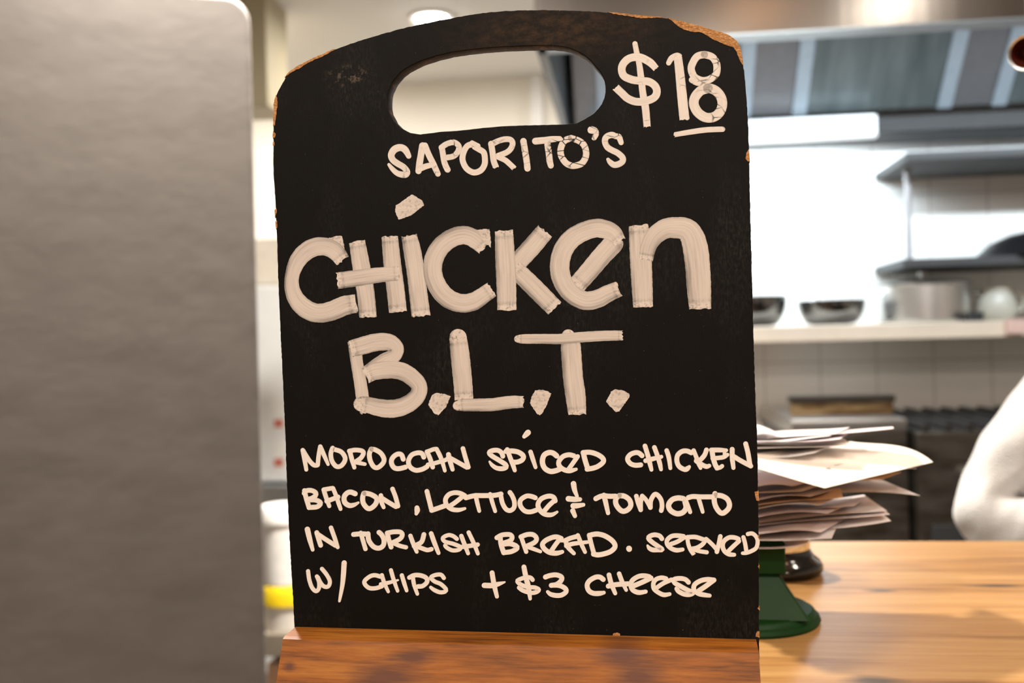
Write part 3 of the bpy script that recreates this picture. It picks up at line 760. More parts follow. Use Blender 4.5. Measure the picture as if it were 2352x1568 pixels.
mesh_obj('end_panel', B(CX0 + 0.02, CX0 + 0.05, 0.45, CY1 - 0.05, 0.0, COUNTER_Z - 0.045), simple('counter_end', (0.18, 0.14, 0.11), 0.5), ctr)

# ------------------------------------------------------------------ order spike with its green base
sc = onZ(1715, 1420, COUNTER_Z); sx, sy, sz = sc.x, sc.y, COUNTER_Z
t = NT('green_enamel'); n = t.noise(t.obj(), 40, 3)
t.set(col=t.ramp(n, [(0.3, (0.0035, 0.028, 0.004)), (0.7, (0.006, 0.040, 0.007))]), rough=0.50, spec=0.16); M_GREEN = t.m
M_CHROME = steel('chrome', (0.82, 0.82, 0.82), 0.07, (5, 5, 5), 0.03)
spike = thing('order_spike', 'green enamelled order spike on the counter skewering the pile of order slips', 'order spike', (sx, sy, sz))
mesh_obj('foot_disc', lathe(bmesh.new(), [(0, 0), (0.0495, 0), (0.0505, 0.002), (0.0495, 0.0045), (0.0475, 0.0055), (0.0465, 0.008), (0.044, 0.0095), (0, 0.0105)], (sx, sy, sz), 56), M_GREEN, spike)
bm = bmesh.new(); lv = []
for hw, z in ((0.0375, 0.009), (0.0215, 0.0345), (0.0205, 0.037), (0.0245, 0.0375), (0.0245, 0.058), (0.0215, 0.0605)):
    lv.append([bm.verts.new((sx + a * hw, sy + b * hw, sz + z)) for a, b in ((-1, -1), (1, -1), (1, 1), (-1, 1))])
for a, b in zip(lv, lv[1:]):
    for i in range(4): bm.faces.new((a[i], a[(i + 1) % 4], b[(i + 1) % 4], b[i]))
bm.faces.new(lv[0][::-1]); bm.faces.new(lv[-1])
bmesh.ops.bevel(bm, geom=[e for e in bm.edges if abs(e.verts[0].co.z - e.verts[1].co.z) > 0.004], offset=0.0022, segments=3, affect='EDGES', profile=0.5)
mesh_obj('pedestal', bm, M_GREEN, spike, angle=18)
mesh_obj('spike_rod', tube(bmesh.new(), [(sx, sy, sz + 0.058), (sx, sy, sz + 0.165), (sx, sy, sz + 0.178)], [0.0016, 0.0016, 0.0003]), M_CHROME, spike)

# ------------------------------------------------------------------ service bell
bc = onZ(1778, 1312, COUNTER_Z)
bell_ = thing('service_bell', 'small chrome desk bell with a flared black base behind the green order spike', 'bell', (bc.x, bc.y, COUNTER_Z))
M_BLACKG = simple('black_gloss', (0.008, 0.008, 0.009), 0.12, spec=0.6)
mesh_obj('base', lathe(bmesh.new(), [(0, 0), (0.037, 0), (0.0398, 0.003), (0.0402, 0.007), (0.038, 0.011), (0.0335, 0.0145), (0.031, 0.018), (0.0305, 0.021), (0, 0.021)], (bc.x, bc.y, COUNTER_Z), 56), M_BLACKG, bell_)
mesh_obj('dome', lathe(bmesh.new(), [(0.0270, 0.0215), (0.0300, 0.0215), (0.0303, 0.024), (0.0300, 0.030), (0.028, 0.038), (0.022, 0.045), (0.012, 0.049), (0, 0.050)], (bc.x, bc.y, COUNTER_Z), 56), M_CHROME, bell_)
mesh_obj('plunger', lathe(bmesh.new(), [(0, 0.049), (0.003, 0.049), (0.003, 0.056), (0.006, 0.0565), (0.006, 0.059), (0, 0.060)], (bc.x, bc.y, COUNTER_Z), 24), M_CHROME, bell_)

# ------------------------------------------------------------------ order slips
def paper(name, col, var=0.03):
    t = NT(name); n = t.noise(t.obj(), 60, 4)
    t.set(col=t.ramp(n, [(0.3, tuple(c * (1 - var) for c in col)), (0.7, col)]), rough=0.75, spec=0.2)
    t.bump(t.noise(t.obj(), 28, 3), 0.12, 0.003)
    return t.m
PW = paper('white_paper', (0.86, 0.82, 0.83)); PC = paper('cream_paper', (0.93, 0.86, 0.79)); PL = paper('lilac_white_paper', (0.78, 0.71, 0.77)); PG = paper('grey_white_paper', (0.74, 0.71, 0.72)); PT = paper('tan_paper', (0.80, 0.58, 0.39)); PK = paper('pinkish_paper', (0.82, 0.745, 0.745))
def slip(c, mat, label, group=None, sag=0.0, curl=0.0, wav=0.0015, bulge=0.0):
    """c: left front, right front, right back, left back as (px, py, depth); bilinear sheet with a bend"""
    a, b, d, e = [P(*q) for q in c]
    bm = bmesh.new(); N, M = 14, 9; g = []
    sd = random.uniform(0, 9); nn = (b - a).cross(e - a).normalized()
    if nn.z < 0: nn = -nn
    for i in range(N + 1):
        u = i / N; col = []
        for j in range(M + 1):
            v = j / M
            p = a * (1 - u) * (1 - v) + b * u * (1 - v) + d * u * v + e * (1 - u) * v
            edge = 4 * u * (1 - u)
            p = p + nn * (bulge * v * v * 4 * u ** 1.6 * (1 - u) + sag * edge + curl * max(0, u - 0.55) ** 2 * 5 * (0.3 + 0.7 * v) + wav * math.sin(3.1 * u * (1 + 0.3 * v) + 2.4 * v + sd) * edge)
            col.append(p)
        g.append(col)
    T = [[bm.verts.new(p + nn * 0.0001) for p in r] for r in g]; L = [[bm.verts.new(p - nn * 0.0001) for p in r] for r in g]
    for i in range(N):
        for j in range(M):
            bm.faces.new((T[i][j], T[i + 1][j], T[i + 1][j + 1], T[i][j + 1])); bm.faces.new((L[i][j], L[i][j + 1], L[i + 1][j + 1], L[i + 1][j]))
    for i in range(N):
        bm.faces.new((T[i][0], L[i][0], L[i + 1][0], T[i + 1][0])); bm.faces.new((T[i][M], T[i + 1][M], L[i + 1][M], L[i][M]))
    for j in range(M):
        bm.faces.new((T[0][j], T[0][j + 1], L[0][j + 1], L[0][j])); bm.faces.new((T[N][j], L[N][j], L[N][j + 1], T[N][j + 1]))
    o = mesh_obj('order_slip', bm, mat)
    return tag(o, label, 'paper slip', group or 'order slips on the spike')
S = lambda *a, **k: slip(*a, **k)
G0 = 'crumpled pinkish order slip packed in the middle of the pile on the green spike'
# lower, fanned-out slips
S([(1650,1262,.675),(1853,1248,.665),(1874,1214,.73),(1650,1225,.75)], PK, 'lowest order slip, folded and sagging over the chrome bell', sag=-0.002)
S([(1650,1244,.67),(1910,1236,.66),(1931,1189,.72),(1650,1206,.75)], PW, 'pale order slip with a square right end, second from the bottom of the pile', sag=0.001)
S([(1650,1240,.665),(1885,1222,.66),(1960,1180,.72),(1650,1195,.76)], PK, G0, sag=0.003)
S([(1650,1226,.67),(2047,1196,.69),(1984,1146,.75),(1650,1190,.76)], PW, 'pinkish order slip whose pointed right end hangs lowest over the counter', sag=-0.0015)
S([(1650,1214,.67),(2044,1181,.69),(1982,1139,.75),(1650,1182,.76)], PK, 'order slip lying directly on the lowest pointed one, its tip just above', sag=-0.001)
S([(1650,1210,.672),(2038,1173,.692),(1984,1136,.75),(1650,1176,.76)], PW, 'third of the three pointed slips fanned out at the lower right of the pile', sag=0.0)
S([(1650,1203,.66),(1900,1179,.655),(1950,1157,.71),(1650,1175,.75)], PL, G0, sag=0.003)
S([(1650,1200,.665),(1962,1161,.67),(1986,1142,.73),(1650,1172,.76)], PK, 'pinkish order slip with a square corner above the pointed slips', sag=0.001)
S([(1650,1190,.66),(1880,1160,.65),(1930,1140,.71),(1650,1160,.75)], PW, G0, sag=0.004)
S([(1700,1165,.655),(1936,1143,.655),(1931,1121,.69),(1760,1145,.71)], PT, 'short tan order slip with a square right end under the big cream sheet', sag=0.0005, wav=0.0005)
S([(1650,1172,.66),(1860,1140,.65),(1940,1118,.71),(1650,1140,.75)], PL, G0, sag=0.003)
S([(1650,1150,.66),(1840,1128,.65),(1930,1100,.71),(1650,1118,.75)], PK, G0, sag=0.003)
S([(1650,1138,.655),(1820,1116,.65),(1920,1090,.71),(1650,1100,.75)], PL, G0, sag=0.003)
S([(1820,1138,.69),(2113,1138,.70),(2026,1102,.75),(1800,1100,.76)], PG, 'grey-white torn order slip whose right tip reaches out below the cream sheet', sag=0.002, wav=0.001)
S([(1800,1120,.69),(2028,1100,.70),(2071,1084,.72),(1800,1098,.75)], PT, 'tan order slip of which only a thin strip shows under the cream sheet', sag=0.0005, wav=0.0004)
S([(1800,1104,.70),(2060,1072,.70),(2105,1076,.73),(1850,1072,.76)], PG, 'thin white order slip peeping out right under the tip of the cream sheet', sag=0.001)
# the big cream slip with handwriting
big = S([(1650,1052,.635),(1894,1121,.625),(2143,1061,.70),(1955,1014,.79)], PC, 'large smooth cream order slip with faint handwriting jutting out of the pile', sag=0.0, wav=0.0004, bulge=0.008)
# the top of the pile
S([(1650,1050,.66),(1870,1040,.67),(1925,1018,.73),(1650,1020,.75)], PW, 'white order slip lying on the big cream sheet', sag=-0.001)
S([(1650,1032,.66),(1954,1020,.685),(1940,1006,.73),(1650,1012,.75)], PC, 'bright white order slip with a rounded right end above the cream sheet', sag=-0.0018, curl=-0.0008)
S([(1650,1022,.66),(1930,1008,.68),(1948,996,.73),(1650,1004,.76)], PL, 'lilac order slip near the top of the pile', sag=0.0)
S([(1650,1012,.67),(1905,1001,.69),(1952,981,.74),(1650,1000,.77)], PW, 'topmost broad white order slip of the pile', sag=-0.001)
S([(1760,1006,.69),(2053,984,.70),(2051,979.5,.72),(1800,996,.76)], PK, 'narrow pinkish order slip sticking out right at the top of the pile', sag=-0.0005, wav=0.0004)
S([(1650,1000,.68),(1794,997,.69),(1760,982,.75),(1650,978,.77)], PW, 'small humped white order slip on the very top beside the board', sag=0.002)
# faint handwriting on the cream slip
bm = bmesh.new()
nb = Vector(big['_w'])
a, b, d, e = [P(*q) for q in [(1650,1052,.635),(1894,1121,.625),(2143,1061,.70),(1955,1014,.79)]]
def onb(u, v): return a * (1 - u) * (1 - v) + b * u * (1 - v) + d * u * v + e * (1 - u) * v
nn = (b - a).cross(e - a).normalized(); nn = nn if nn.z > 0 else -nn
for (u0, v0, n_, sc_) in ((0.62, 0.40, 13, 0.030), (0.66, 0.30, 8, 0.022)):
    pts = [onb(u0 - 0.02 * math.sin(i * 2.1), v0 + sc_ * 0.5 * i * 0.8 / 2) + nn * 0.0009 for i in range(n_)]
    tube(bm, pts, 0.00016, 5)
hw = mesh_obj('handwriting', bm, simple('grey_ink', (0.28, 0.25, 0.25), 0.7), big)

# ------------------------------------------------------------------ hanging cap on a rod at the right edge
M_DULL = steel('dull_steel', (0.55, 0.55, 0.55), 0.35)
hc = P(2362, 120, 0.80); rp = P(2351, 60, 0.80)
hg = thing('hanging_fitting', 'small grey metal fitting with dark red hollow on a thin rod, upper right edge', 'hanging fitting', (rp.x, rp.y, hc.z))
mesh_obj('rod', tube(bmesh.new(), [(rp.x + 0.004, rp.y, hc.z + 0.010), (rp.x + 0.004, rp.y, CEIL)], 0.0024), M_DULL, hg)
ax = Vector((-0.45, -0.85, -0.28)).normalized()
def ring_lathe(bm, prof, c, ax, n=36):
    M = ax.to_track_quat('Z', 'Y').to_matrix(); b2 = lathe(bmesh.new(), prof, (0, 0, 0), n); m = bpy.data.meshes.new('t'); b2.to_mesh(m); b2.free()
    m.transform(Matrix.Translation(c) @ M.to_4x4()); bm.from_mesh(m); bpy.data.meshes.remove(m); return bm
mesh_obj('shell', ring_lathe(bmesh.new(), [(0, -0.016), (0.010, -0.015), (0.0135, -0.008), (0.0145, 0.006), (0.0140, 0.0075), (0.0122, 0.0065), (0.0115, 0.003)], hc, ax), M_DULL, hg)
mesh_obj('lining', ring_lathe(bmesh.new(), [(0.0119, 0.005), (0.0095, -0.003), (0.005, -0.009), (0, -0.010)], hc, ax), simple('dark_red_gloss', (0.06, 0.010, 0.006), 0.2), hg)

# ================================================================== kitchen
M_STEEL = steel('brushed_steel', (0.60, 0.60, 0.59), 0.30, (2, 2, 60), 0.12)
M_STEELD = steel('worn_steel', (0.40, 0.40, 0.39), 0.36, (3, 40, 40), 0.15)
t = NT('hood_fascia'); n = t.noise(t.mapv(t.obj(), (40, 1, 1)), 4, 4)
t.set(col=(0.24, 0.23, 0.22), rough=0.20, metal=1.0); t.bump(t.noise(t.mapv(t.obj(), (9, 1, 0.4)), 1.0, 2), 0.25, 0.004); M_FASCIA = t.m
M_FRAME = simple('tube_lit_frame_steel', (0.34, 0.395, 0.44), 0.45, 0.2)  # tube light on the frames put into this pale bluish colour
t = NT('baffle_filter'); wv = t.noise(t.mapv(t.obj(), (14, 1, 3)), 1.5, 3)
t.set(col=t.ramp(wv, [(0.3, (0.120, 0.146, 0.147)), (0.7, (0.205, 0.236, 0.236))]), rough=0.42, metal=0.5); M_BAFFLE = t.m
M_BLANK = simple('hood_blank_panel', (0.200, 0.198, 0.202), 0.38, 0.4)
M_DARK = simple('dark_steel', (0.05, 0.055, 0.06), 0.4, 0.3)

HX0, HX1, HY0, HY1, HZ = TILE_X, 2.9, 2.52, TILE_Y - 0.002, 2.0
FB = (3.615, onY(1840, 260, 3.615).z); FT = (FB[0] - 0.62, FB[1] + 0.62)      # slanted filter plane, bottom and top (y, z)
GZ0, GZ1 = onY(2200, 297, 3.62).z, onY(2200, 259, 3.62).z; M_GUT = simple('gutter_steel', (0.045, 0.045, 0.045), 0.65, 0.0)
SZ0, SZ1 = onY(1850, 316, 3.535).z, onY(1850, 268, 3.535).z
hood = thing('range_hood', 'wide stainless steel extraction hood with slanted filters over the cooking range', 'range hood', (1.3, 3.2, HZ))
bm = bmesh.new()
box(bm, HX0, HX1, HY0, HY0 + 0.02, HZ, CEIL - 0.001)
mesh_obj('fascia', bm, M_FASCIA, hood, smooth=False)
mesh_obj('front_lip', B(HX0, HX1, HY0 + 0.02, HY0 + 0.085, HZ, HZ + 0.012, 0.003), M_FRAME, hood)
mesh_obj('end_panel', B(HX0, HX0 + 0.025, HY0 + 0.02, HY1, HZ, CEIL - 0.001), M_DARK, hood, smooth=False)
mesh_obj('end_panel', B(HX1 - 0.02, HX1, HY0 + 0.02, HY1, HZ, CEIL - 0.001), M_DARK, hood, smooth=False)
mesh_obj('grease_gutter', B(HX0 + 0.025, HX1 - 0.02, 3.62, HY1, GZ0, GZ1, 0.006), M_GUT, hood)
def slant(bm, x0, x1, th=0.02, lift=0.0):
    dy, dz = FT[0] - FB[0], FT[1] - FB[1]; L = math.hypot(dy, dz); ny, nz = -dz / L, dy / L
    prof = [(FB[0] + ny * lift, FB[1] + nz * lift), (FT[0] + ny * lift, FT[1] + nz * lift), (FT[0] - ny * th, FT[1] - nz * th), (FB[0] - ny * th, FB[1] - nz * th)]
    return extrude_profile(bm, prof, x0, x1)
xa = onY(1714, 170, 3.5).x; xb = onY(1846, 170, 3.5).x; xc_ = onY(2190, 170, 3.5).x; xd = onY(2320, 170, 3.5).x
wide, nar = xc_ - xb, xb - xa
st = [xa - nar - wide * 2 + 0.0, xa - wide - nar, xa - wide, xa, xb, xc_, xd, xd + wide, xd + wide + nar, xd + 2 * wide + nar]
st = [s for s in st if s > HX0 + 0.05]
fw = 0.024
edges = [HX0 + 0.026] + st + [HX1 - 0.03]
for i, (p0, p1) in enumerate(zip(edges, edges[1:])):
    w_ = p1 - p0; mesh_obj('baffle_filter' if w_ > 0.3 else 'blank_panel', slant(bmesh.new(), p0 + fw + 0.001, p1 - fw - 0.001), M_BAFFLE if w_ > 0.3 else M_BLANK, hood, smooth=False)
for s in st: mesh_obj('filter_frame', slant(bmesh.new(), s - fw, s + fw, 0.02, 0.012), M_FRAME, hood, smooth=False)
# strip light under the filters
lx1 = onY(2012, 290, 3.6).x
sl = thing('strip_light', 'white fluorescent strip light glowing under the left half of the hood', 'strip light', ((lx1 - 0.1) / 2, 3.58, HZ - 0.04))
mesh_obj('housing', B(-0.12, lx1, 3.575, 3.618, SZ0, SZ1 + 0.004, 0.004), M_TRIM, sl)
mesh_obj('diffuser', B(-0.11, lx1 - 0.01, 3.535, 3.574, SZ0, SZ1, 0.012, 3), emit('strip_glow', (0.80, 0.92, 1.0), 1.25), sl)

# white cable duct beside the hood, up to the ceiling
q = onY(1228, 10, 5.44)
tag(mesh_obj('cable_duct', B(q.x - 0.032, q.x + 0.032, 5.40, 5.449, 1.9, CEIL - 0.001, 0.004), emit('duct_white', (1, 0.98, 0.94), 0.0)), 'narrow white cable duct on the far wall beside the left end of the hood', 'cable duct')

# shelves on the tiled wall
M_SHELF = simple('cream_shelf', (0.74, 0.64, 0.52), 0.45, scale=8)
lo = onY(1740, 750, 3.46); LZ = lo.z
tag(mesh_obj('wall_shelf', B(TILE_X + 0.02, 2.95, 3.46, TILE_Y - 0.001, LZ - 0.055, LZ, 0.006), M_SHELF), 'long cream shelf on the tiled wall carrying the steel bowls and the pot', 'shelf')
ul = onY(2010, 415, TILE_Y - 0.01)
up = thing('upper_shelf', 'short steel shelf high on the tiled wall with a round post under it', 'shelf', (ul.x + 0.6, 3.63, 0))
uf = 3.42
mesh_obj('board', B(ul.x, ul.x + 1.3, uf, TILE_Y - 0.001, ul.z, ul.z + 0.028, 0.004), M_GUT, up)
pz = onY(2085, 600, 3.60).z; pp = onY(2086, 500, 3.60)
mesh_obj('post', tube(bmesh.new(), [(pp.x, 3.60, pz), (pp.x, 3.60, ul.z)], 0.0115), simple('post_grey', (0.30, 0.29, 0.29), 0.6), up)
pl = onY(2050, 600, 3.60)
tag(mesh_obj('pot_shelf', B(pl.x, pl.x + 1.15, 3.47, TILE_Y - 0.001, pz - 0.030, pz, 0.004), M_GUT), 'middle steel shelf on the tiled wall holding a black pan upside down', 'shelf')

def bowl(px, pyb, r, h, mat, label, Y=3.63, z=None, name='mixing_bowl', cat='bowl', foot=0.55, group=None):
    p = onY(px, pyb, Y); z = LZ if z is None else z
    pr = [(0, 0.0), (r * foot, 0.0), (r * foot * 1.05, 0.004)] + [(r * (foot + (1 - foot) * math.sin(a)), h * (1 - math.cos(a))) for a in [0.35, 0.7, 1.0, 1.25, 1.45, PI / 2]] + [(r + 0.004, h + 0.001), (r + 0.003, h + 0.003), (r - 0.003, h + 0.001)]
    pr += [((r - 0.004) * (foot + (1 - foot) * math.sin(a)), 0.004 + (h - 0.004) * (1 - math.cos(a))) for a in [1.4, 1.0, 0.6, 0.25]] + [(0, 0.005)]
    return tag(mesh_obj(name, lathe(bmesh.new(), pr, (p.x, Y, z), 44), mat), label, cat, group)
M_BOWL = steel('bowl_steel', (0.20, 0.20, 0.20), 0.16, (3, 3, 60), 0.06)
bowl(1728, 745, 0.122, 0.105, M_BOWL, 'larger steel mixing bowl half hidden by the right edge of the black board')
bowl(1910, 745, 0.116, 0.085, M_BOWL, 'smaller steel mixing bowl standing free on the cream shelf')
M_POT = steel('pot_steel', (0.66, 0.66, 0.65), 0.32, (3, 3, 60), 0.08)
q = onY(2122, 745, 3.64); ph = onY(2122, 655, 3.64).z - LZ; pr = 0.150
pot = thing('cooking_pot', 'wide steel cooking pot with a dark lid on the cream shelf under the post', 'pot', (q.x, 3.64, LZ))
mesh_obj('body', lathe(bmesh.new(), [(0, 0), (pr - 0.01, 0), (pr, 0.01), (pr, ph - 0.004), (pr + 0.006, ph), (pr - 0.004, ph), (pr - 0.006, 0.012), (0, 0.008)], (q.x, 3.64, LZ), 48), M_POT, pot)
mesh_obj('lid', lathe(bmesh.new(), [(0, ph + 0.001), (pr + 0.008, ph + 0.001), (pr + 0.009, ph + 0.007), (pr * 0.9, ph + 0.016), (pr * 0.4, ph + 0.024), (0, ph + 0.026)], (q.x, 3.64, LZ), 48), M_STEELD, pot)
mesh_obj('knob', lathe(bmesh.new(), [(0, ph + 0.024), (0.008, ph + 0.024), (0.008, ph + 0.034), (0.016, ph + 0.036), (0.016, ph + 0.044), (0, ph + 0.046)], (q.x, 3.64, LZ), 24), M_STEEL, pot)
for s in (-1, 1):
    mesh_obj('handle', tube(bmesh.new(), [(q.x + s * (pr - 0.002), 3.60, LZ + ph * 0.75), (q.x + s * (pr + 0.028), 3.605, LZ + ph * 0.77), (q.x + s * (pr + 0.032), 3.64, LZ + ph * 0.77), (q.x + s * (pr + 0.028), 3.675, LZ + ph * 0.77), (q.x + s * (pr - 0.002), 3.68, LZ + ph * 0.75)], 0.006, 8), M_STEEL, pot)
q = onY(2236, 745, 3.50); tag(mesh_obj('black_dish', lathe(bmesh.new(), [(0, 0), (0.026, 0), (0.030, 0.004), (0.032, 0.030), (0.028, 0.030), (0.026, 0.006), (0, 0.005)], (q.x, 3.495, LZ), 32), M_DARK), 'small black dish between the cooking pot and the white jug', 'dish')
M_CREAMW = simple('white_enamel', (0.50, 0.48, 0.41), 0.3)
q = onY(2290, 745, 3.62); jg = thing('white_jug', 'rounded off-white jug on the cream shelf at the right', 'jug', (q.x, 3.62, LZ))
mesh_obj('body', lathe(bmesh.new(), [(0, 0), (0.045, 0), (0.062, 0.02), (0.066, 0.05), (0.055, 0.085), (0.045, 0.1), (0.050, 0.115), (0.046, 0.115), (0.041, 0.1), (0.05, 0.08), (0.06, 0.05), (0.05, 0.01), (0, 0.008)], (q.x, 3.62, LZ), 40), M_CREAMW, jg)
mesh_obj('handle', tube(bmesh.new(), [(q.x + 0.043, 3.62, LZ + 0.104), (q.x + 0.080, 3.62, LZ + 0.10), (q.x + 0.092, 3.62, LZ + 0.07), (q.x + 0.080, 3.62, LZ + 0.035), (q.x + 0.064, 3.62, LZ + 0.035)], 0.007, 10), M_CREAMW, jg)
q = onY(2405, 600, 3.64)
bm = lathe(bmesh.new(), [(0.235, 0.0), (0.239, 0.0), (0.236, 0.004), (0.18, 0.055), (0.12, 0.082), (0.06, 0.092), (0, 0.094), (0, 0.090), (0.06, 0.088), (0.118, 0.078), (0.176, 0.051)], (q.x, 3.64, pz + 0.001), 56)
pan = thing('black_pan', 'large black round-bottomed pan lying upside down on the middle shelf', 'pan', (q.x, 3.64, pz))
mesh_obj('bowl', bm, simple('black_iron', (0.012, 0.012, 0.013), 0.45, 0.4), pan)
mesh_obj('handle', tube(bmesh.new(), [(q.x + 0.22, 3.62, pz + 0.013), (q.x + 0.30, 3.60, pz + 0.014), (q.x + 0.42, 3.57, pz + 0.016)], [0.010, 0.010, 0.012], 10), M_DARK, pan)
q = onY(2150, 618, 3.5)
q = onY(2330, 760, 3.455); tag(mesh_obj('dish_cloth', B(q.x - 0.028, q.x + 0.028, 3.442, 3.459, LZ - 0.045, LZ + 0.003, 0.004), simple('pink_cloth', (0.72, 0.50, 0.44), 0.9)), 'folded pinkish cloth over the front edge of the cream shelf at the right', 'cloth')

# griddle with a rear splash guard
gx0, gx1 = onY(1816, 960, 3.12).x, onY(2084, 960, 3.12).x; gz = onY(1930, 962, 3.12).z
gr = thing('griddle', 'steel griddle with a brown splash guard against the tiled wall, behind the pile of slips', 'griddle', ((gx0 + gx1) / 2, 3.4, 0))
t = NT('steel_brown_reflections'); n = t.noise(t.mapv(t.obj(), (3, 3, 14)), 2.5, 4)
t.set(col=t.ramp(n, [(0.35, (0.085, 0.072, 0.052)), (0.7, (0.22, 0.21, 0.19))]), rough=0.35, metal=0.85); M_RANGE_STEEL = t.m  # brownish reflections painted into the dark steel's mottling
mesh_obj('body', B(gx0, gx1, 3.12, 3.80, 0.12, gz - 0.05, 0.006), M_RANGE_STEEL, gr)
mesh_obj('hot_plate', B(gx0, gx1, 3.12, 3.80, gz - 0.049, gz, 0.008), M_STEEL, gr)
g0, g1 = onY(1816, 930, 3.30), onY(2052, 906, 3.30)
t = NT('baked_brown_steel'); n = t.noise(t.mapv(t.obj(), (5, 5, 25)), 2.5, 4)
t.set(col=t.ramp(n, [(0.35, (0.10, 0.046, 0.012)), (0.65, (0.34, 0.24, 0.12))]), rough=0.4, metal=0.5); M_BROWN = t.m
mesh_obj('splash_guard', B(g0.x, g1.x, 3.30, 3.325, gz, g1.z - 0.022, 0.003), M_BROWN, gr)
mesh_obj('guard_rim', B(g0.x - 0.004, g1.x + 0.004, 3.285, 3.34, g1.z - 0.0215, g1.z, 0.004), simple('burnt_rim', (0.020, 0.014, 0.008), 0.6), gr)
for s in (gx0 + 0.05, gx1 - 0.05):
    for y in (3.2, 3.72): mesh_obj('leg', tube(bmesh.new(), [(s, y, 0), (s, y, 0.12)], 0.022), M_STEELD, gr)
for i in range(3):
    x = gx0 + (gx1 - gx0) * (0.2 + 0.3 * i); mesh_obj('control_knob', ring_lathe(bmesh.new(), [(0, 0.03), (0.018, 0.03), (0.022, 0.022), (0.022, 0.0), (0, 0.0)], Vector((x, 3.119, gz - 0.11)), Vector((0, -1, 0)), 24), M_DARK, gr)

# gas range
M_IRON = simple('cast_iron', (0.018, 0.017, 0.016), 0.7)
rx0, rx1 = gx1 + 0.012, gx1 + 0.95; rz = onY(2200, 992, 3.06).z
rg = thing('gas_range', 'dark steel gas range with a toothed pan grate, beside the griddle and behind the cook', 'gas range', ((rx0 + rx1) / 2, 3.4, 0))
mesh_obj('body', B(rx0, rx1, 3.06, 3.80, 0.12, rz, 0.006), M_RANGE_STEEL, rg)
for i in range(15):
    x = rx0 + 0.03 + i * (rx1 - rx0 - 0.06) / 14
    bm = B(x - 0.010, x + 0.010, 3.075, 3.75, rz + 0.001, rz + 0.026, 0.003); mesh_obj('grate_bar', bm, M_IRON, rg)
od = mesh_obj('oven_door', B(rx0 + 0.03, rx1 - 0.03, 3.030, 3.059, 0.22, rz - 0.27, 0.006), M_DARK, rg)
mesh_obj('door_handle', tube(bmesh.new(), [(rx0 + 0.08, 3.03, rz - 0.33), (rx0 + 0.08, 2.99, rz - 0.33), (rx1 - 0.08, 2.99, rz - 0.33), (rx1 - 0.08, 3.03, rz - 0.33)], 0.010), M_STEEL, od)
for i in range(4):
    x = rx0 + 0.13 + i * 0.2
    kb = mesh_obj('control_knob', ring_lathe(bmesh.new(), [(0, 0.035), (0.020, 0.035), (0.024, 0.026), (0.024, 0.0), (0, 0.0)], Vector((x, 3.059, rz - 0.12)), Vector((0, -1, 0)), 24), M_STEELD, rg)
for s in (rx0 + 0.05, rx1 - 0.05):
    for y in (3.15, 3.72): mesh_obj('leg', tube(bmesh.new(), [(s, y, 0), (s, y, 0.12)], 0.022), M_STEELD, rg)

# ------------------------------------------------------------------ tall grey cabinet at the left
cab_r = P(593, 784, 2.0); ang = math.atan2(cab_r.x, cab_r.y) - math.radians(1.5)        # its right side faces along the sight line
ctop = P(540, -6, 2.0).z
t = NT('grey_sheet_metal'); n = t.noise(t.mapv(t.obj(), (1.0, 1, 1.6)), 7, 4); n2 = t.noise(t.mapv(t.obj(), (1, 1, 1.4)), 6.5, 3)
t.set(col=t.ramp(n, [(0.3, (0.132, 0.118, 0.107)), (0.7, (0.155, 0.139, 0.126))]), rough=t.math('MULTIPLY_ADD', n, 0.12, 0.50), metal=0.25, spec=0.5); t.bump(t.math('ADD', n2, t.math('MULTIPLY', n, 0.25)), 0.30, 0.010); M_CAB = t.m
cab = thing('tall_cabinet', 'tall plain grey sheet-metal cabinet with a rounded top corner at the left, behind the counter', 'cabinet', (cab_r.x, cab_r.y, 0), -ang)
CWD = 0.98
bm = B(-CWD, 0.0, 0.0, 0.62, 0.08, ctop)
bmesh.ops.bevel(bm, geom=[e for e in bm.edges if all(v.co.z > 0.5 for v in e.verts) and abs(e.verts[0].co.y - e.verts[1].co.y) > 0.3], offset=0.05, segments=8, affect='EDGES', profile=0.5)
bmesh.ops.bevel(bm, geom=[e for e in bm.edges if len(e.link_faces) == 2 and e.calc_face_angle() > 1.2], offset=0.010, segments=4, affect='EDGES', profile=0.5)
mesh_obj('body', bm, M_CAB, cab, loc=(0, 0, 0), angle=80)
mesh_obj('plinth', B(-CWD + 0.03, -0.03, 0.03, 0.6, 0.0, 0.08), M_DARK, cab, loc=(0, 0, 0))

# ------------------------------------------------------------------ the gap between cabinet and board
M_CREAM = simple('cream_paint', (0.42, 0.37, 0.25), 0.6, scale=4)
q = onY(612, 120, 3.9); qz = onY(600, 242, 3.9).z
cup = thing('hanging_cupboard', 'cream cupboard hung from the ceiling, a strip of it showing beside the tall grey cabinet', 'cupboard', (q.x - 0.4, 4.05, qz))
mesh_obj('body', B(q.x - 0.8, q.x, 3.92, 4.16, qz, CEIL - 0.002, 0.004), M_CREAM, cup)
for s in (0, 1): mesh_obj('door', B(q.x - 0.8 + 0.402 * s, q.x - 0.402 + 0.402 * s, 3.90, 3.919, qz + 0.003, CEIL - 0.01, 0.003), M_CREAM, cup)

